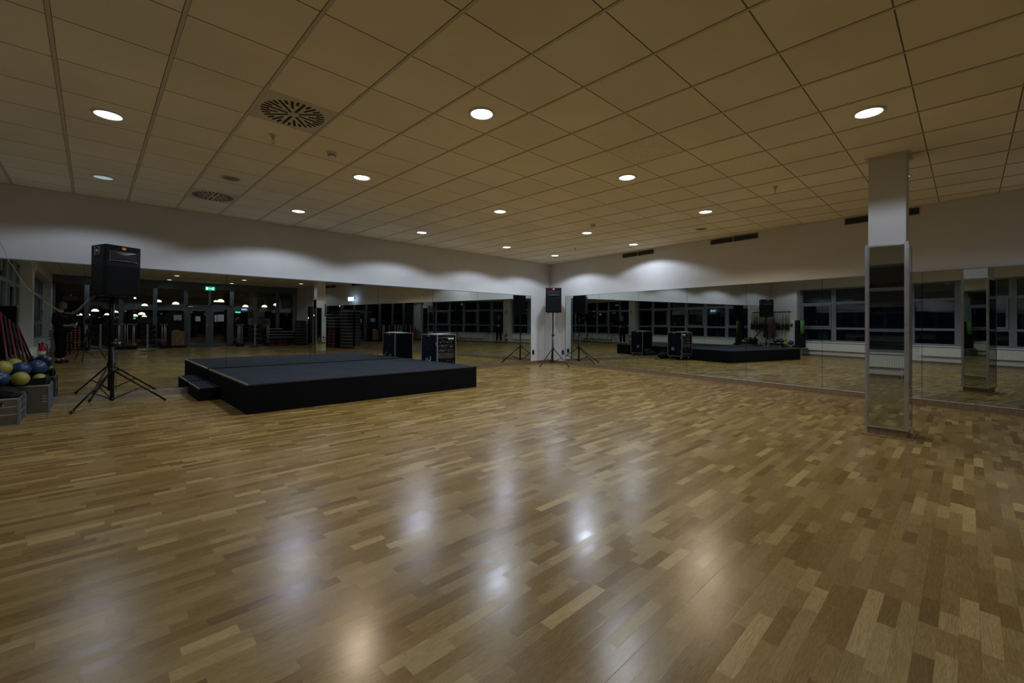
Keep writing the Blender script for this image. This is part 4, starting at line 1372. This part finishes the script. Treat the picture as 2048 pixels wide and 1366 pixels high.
for k, (x, y, z, col, em, es, lab) in enumerate(((-3.5, -24, 2.09, (.3, .5, 1), (.25, .45, 1), 2.0, 'small blue lit sign hanging in the hall beyond the glass'), (-3.45, -26, 1.93, (.1, .9, .7), (.1, .9, .7), 1.6, 'small teal lit sign far back in the hall beyond the glass'), (-9.0, -27, 1.44, (.1, .9, .7), (.1, .9, .7), 1.0, 'faint teal lit sign low in the far hall'))):
    o = MB().box((-.16, -.02, -.05), (.16, .02, .05)).build('lit_sign', mat('lit_sign_%d' % k, col, .4, emis=em, es=es), loc=(x, y, z)); tag(o, lab, 'sign')
tmp = None
for k, (x, y) in enumerate(((-11.2, -20.2), (-10.0, -20.4), (-8.8, -20.2), (-7.9, -21.5), (-4.6, -20.6), (-3.4, -20.4))):
    if tmp is None:
        t = empty('exercise_machine', '', 'exercise machine', (x, y, 0)); tmp = t
        MB().box((-.35, -.8, .08), (.35, .8, .2)).build('running_deck', 'dark', t, bevel=.01)
        for sx in (-1, 1):
            MB().tube([(sx * .36, -.55, .15), (sx * .33, -.7, 1.15), (sx * .33, -.2, 1.1)], .03, 10).build('upright', 'greyp', t)
        MB().box((-.3, -.74, 1.15), (.3, -.66, 1.5)).build('console', 'greyp', t, bevel=.02)
        MB().box((-.30, -.9, 0), (.30, -.5, .25)).build('motor_cover', 'greyp', t, bevel=.03)
    else:
        t = dup(tmp, loc=(x, y, 0))
    t['group'] = 'treadmills in the dark hall'
    t['label'] = 'dark treadmill in the hall beyond the glass, %s from the window side' % ordn(k)

# ------------------------------------------------------------------ camera tripod and photographer (seen in the mirrors)
base = CAM - fw * .115
t = empty('camera_tripod', 'black photo tripod standing between the photographer and the room', 'tripod', (base.x, base.y, 0), -YAW)
MB().tube([(0, 0, .55), (0, 0, 1.12)], .014, 12).build('centre_column', 'blackm', t)
MB().tube([(0, 0, .90), (0, 0, .98)], .035, 14).build('hub', 'blackm', t)
MB().sphere((0, 0, 1.15), .026).box((-.035, -.035, 1.175), (.035, .035, 1.19)).build('ball_head', 'blackm', t)
for a in (PI / 2 + PI, PI / 2 + PI + 2.094, PI / 2 + PI + 4.189):
    c, s_ = math.cos(a), math.sin(a)
    l1 = MB().tube([(c * .03, s_ * .03, .93), (c * .24, s_ * .24, .46)], .014, 10).build('leg', 'blackm', t)
    MB().tube([(c * .23, s_ * .23, .48), (c * .43, s_ * .43, .015)], .0105, 10).build('lower_tube', 'blackm', l1)
t = empty('photo_camera', 'black camera mounted on the photo tripod', 'camera', (base.x, base.y, 0), -YAW)
MB().box((-.07, -.035, 1.191), (.07, .03, 1.285)).build('body', 'black', t, bevel=.01)
MB().box((-.03, -.03, 1.285), (.03, .03, 1.315)).build('viewfinder_hump', 'black', t, bevel=.01)
MB().lathe([(.0001, -.03), (.038, -.03), (.038, .0), (.034, .03), (.034, .052), (.0001, .052)], (0, 0, 0), 24, M4=Matrix.Translation((0, .045, 1.245)) @ Matrix.Rotation(-PI / 2, 4, 'X')).build('lens', 'blackm', t)


def skin(name, pts, edges, mt, parent, root=0, sub=2):
    me = bpy.data.meshes.new(name)
    me.from_pydata([p[:3] for p in pts], edges, [])
    me.materials.append(M[mt])
    o = bpy.data.objects.new(name, me); COL.objects.link(o)
    if parent is not None: o.parent = parent
    sk = o.modifiers.new('skin', 'SKIN'); sk.use_smooth_shade = True
    for i, p in enumerate(pts):
        r_ = p[3]
        me.skin_vertices[0].data[i].radius = (r_, p[4] if len(p) > 4 else r_)
    me.skin_vertices[0].data[root].use_root = True
    sb = o.modifiers.new('sub', 'SUBSURF'); sb.levels = sub; sb.render_levels = sub
    return o


# the figure faces local +y, standing, head bent to the phone in its hands
PP = empty('person', 'person in dark jacket and trousers standing beside the photo tripod, looking down', 'person', (-11.50, -9.22, 0), math.radians(-62))
body = [(0, 0, .98, .07, .06), (0, -.01, 1.12, .10, .08), (0, -.01, 1.28, .115, .08), (0, -.01, 1.43, .10, .07), (0, .005, 1.52, .055), (0, .035, 1.60, .05),
        (.09, 0, .88, .055), (.105, .02, .52, .062), (.11, -.02, .11, .042), (.115, .10, .035, .034),
        (-.09, 0, .88, .055), (-.12, .05, .52, .062), (-.14, .02, .11, .042), (-.15, .14, .035, .034),
        (.185, -.01, 1.43, .058), (.24, -.02, 1.17, .043), (.14, .20, 1.10, .034), (.09, .27, 1.11, .026), (.06, .33, 1.12, .024),
        (-.185, -.01, 1.43, .058), (-.24, -.02, 1.17, .043), (-.14, .20, 1.10, .034), (-.09, .27, 1.11, .026), (-.06, .33, 1.12, .024)]
edg = [(0, 1), (1, 2), (2, 3), (3, 4), (4, 5), (0, 6), (6, 7), (7, 8), (8, 9), (0, 10), (10, 11), (11, 12), (12, 13), (3, 14), (14, 15), (15, 16), (16, 17), (17, 18), (3, 19), (19, 20), (20, 21), (21, 22), (22, 23)]
for sx, hnd in ((1, 18), (-1, 23)):
    for k in range(4):
        n0 = len(body)
        bx = sx * .06 - sx * .0 + (k - 1.5) * .0
        z = 1.145 - .018 * k
        ln = (.030, .035, .033, .026)[k]
        body += [(sx * .05, .355, z, .0085), (sx * .035, .355 + ln, z, .0082), (sx * .015, .36 + ln * .8, z - .004, .0075)]
        edg += [(hnd, n0), (n0, n0 + 1), (n0 + 1, n0 + 2)]
    n0 = len(body)
    body += [(sx * .05, .31, 1.155, .0095), (sx * .03, .335, 1.168, .0088)]
    edg += [(hnd - 1, n0), (n0, n0 + 1)]
bo = skin('body', body, edg, 'skin', PP)
# head
hm = MB()
hm.sphere((0, 0, 0), .1, 32, 24, (.78, .95, 1.14))
vs = []
for v in hm.v:
    x, y, z = v
    f = 1.0
    if z < -.02: f = 1 - .9 * min(1, (-.02 - z) / .1) * .32
    y2 = y * (1 if y < 0 else .96) * (f if y > 0 else 1)
    x2 = x * f
    if y > .04:
        y2 += .022 * math.exp(-((x / .014) ** 2 + ((z + .018) / .026) ** 2))      # nose
        y2 -= .010 * (math.exp(-(((x - .032) / .016) ** 2 + ((z - .012) / .012) ** 2)) + math.exp(-(((x + .032) / .016) ** 2 + ((z - .012) / .012) ** 2)))
        y2 += .006 * math.exp(-((x / .026) ** 2 + ((z + .058) / .010) ** 2)) - .004 * math.exp(-((x / .026) ** 2 + ((z + .0585) / .003) ** 2))
        y2 += .010 * math.exp(-((x / .03) ** 2 + ((z + .095) / .02) ** 2))
    vs.append((x2, y2, z))
hm.v = vs
for sx in (-1, 1):
    hm.sphere((sx * .080, -.005, -.005), .026, 12, 8, (.35, .7, 1.15))
head = hm.build('head', 'skin', PP, loc=(0, .055, 1.685)); head.rotation_euler[0] = -.42
ey = MB()
for sx in (-1, 1):
    ey.sphere((sx * .031, .078, .012), .011, 12, 8)
ey.build('eyes', 'dark', head)
hr = MB(); hr.sphere((0, -.012, .022), .108, 28, 18, (.80, .93, 1.06))
keep = [i for i, f in enumerate(hr.f) if not any((hr.v[j][1] > .045 and hr.v[j][2] < .055) or hr.v[j][2] < -.07 for j in f)]
hr.f = [hr.f[i] for i in keep]; hr.sm = [hr.sm[i] for i in keep]; hr.mi = [hr.mi[i] for i in keep]
hr.build('hair', 'hair', head)
jk = [(0, 0, .80, .165, .125), (0, -.01, 1.0, .16, .12), (0, -.01, 1.14, .15, .115), (0, -.01, 1.28, .17, .12), (0, -.01, 1.43, .145, .105), (0, 0, 1.50, .075), (0, .01, 1.535, .068),
      (.19, -.01, 1.42, .074), (.245, -.02, 1.17, .060), (.15, .18, 1.10, .048), (-.19, -.01, 1.42, .074), (-.245, -.02, 1.17, .060), (-.15, .18, 1.10, .048)]
skin('jacket', jk, [(0, 1), (1, 2), (2, 3), (3, 4), (4, 5), (5, 6), (4, 7), (7, 8), (8, 9), (4, 10), (10, 11), (11, 12)], 'jacket', PP)
skin('trousers', [(0, 0, 1.0, .14, .11), (.09, 0, .84, .105), (.105, .02, .52, .082), (.11, -.02, .13, .068), (-.10, 0, .84, .105), (-.12, .05, .52, .082), (-.14, .02, .13, .068)], [(0, 1), (1, 2), (2, 3), (0, 4), (4, 5), (5, 6)], 'trousers', PP)
for sx, (xx, yy) in ((1, (.112, .04)), (-1, (-.145, .08))):
    s_ = MB(); s_.sphere((xx, yy, .045), .055, 18, 10, (.85, 2.4, .95)); s_.v = [(v[0], v[1], max(.0, v[2])) for v in s_.v]
    s_.build('shoe', 'shoe', PP)
ph = MB().cbox((0, 0, 0), (.075, .008, .15)).build('phone', 'white', bevel=.003)
ph.matrix_world = PP.matrix_basis @ Matrix.Translation((0, .372, 1.13)) @ Matrix.Rotation(-.5, 4, 'X')
tag(ph, 'small pale phone held by the person beside the tripod', 'phone')
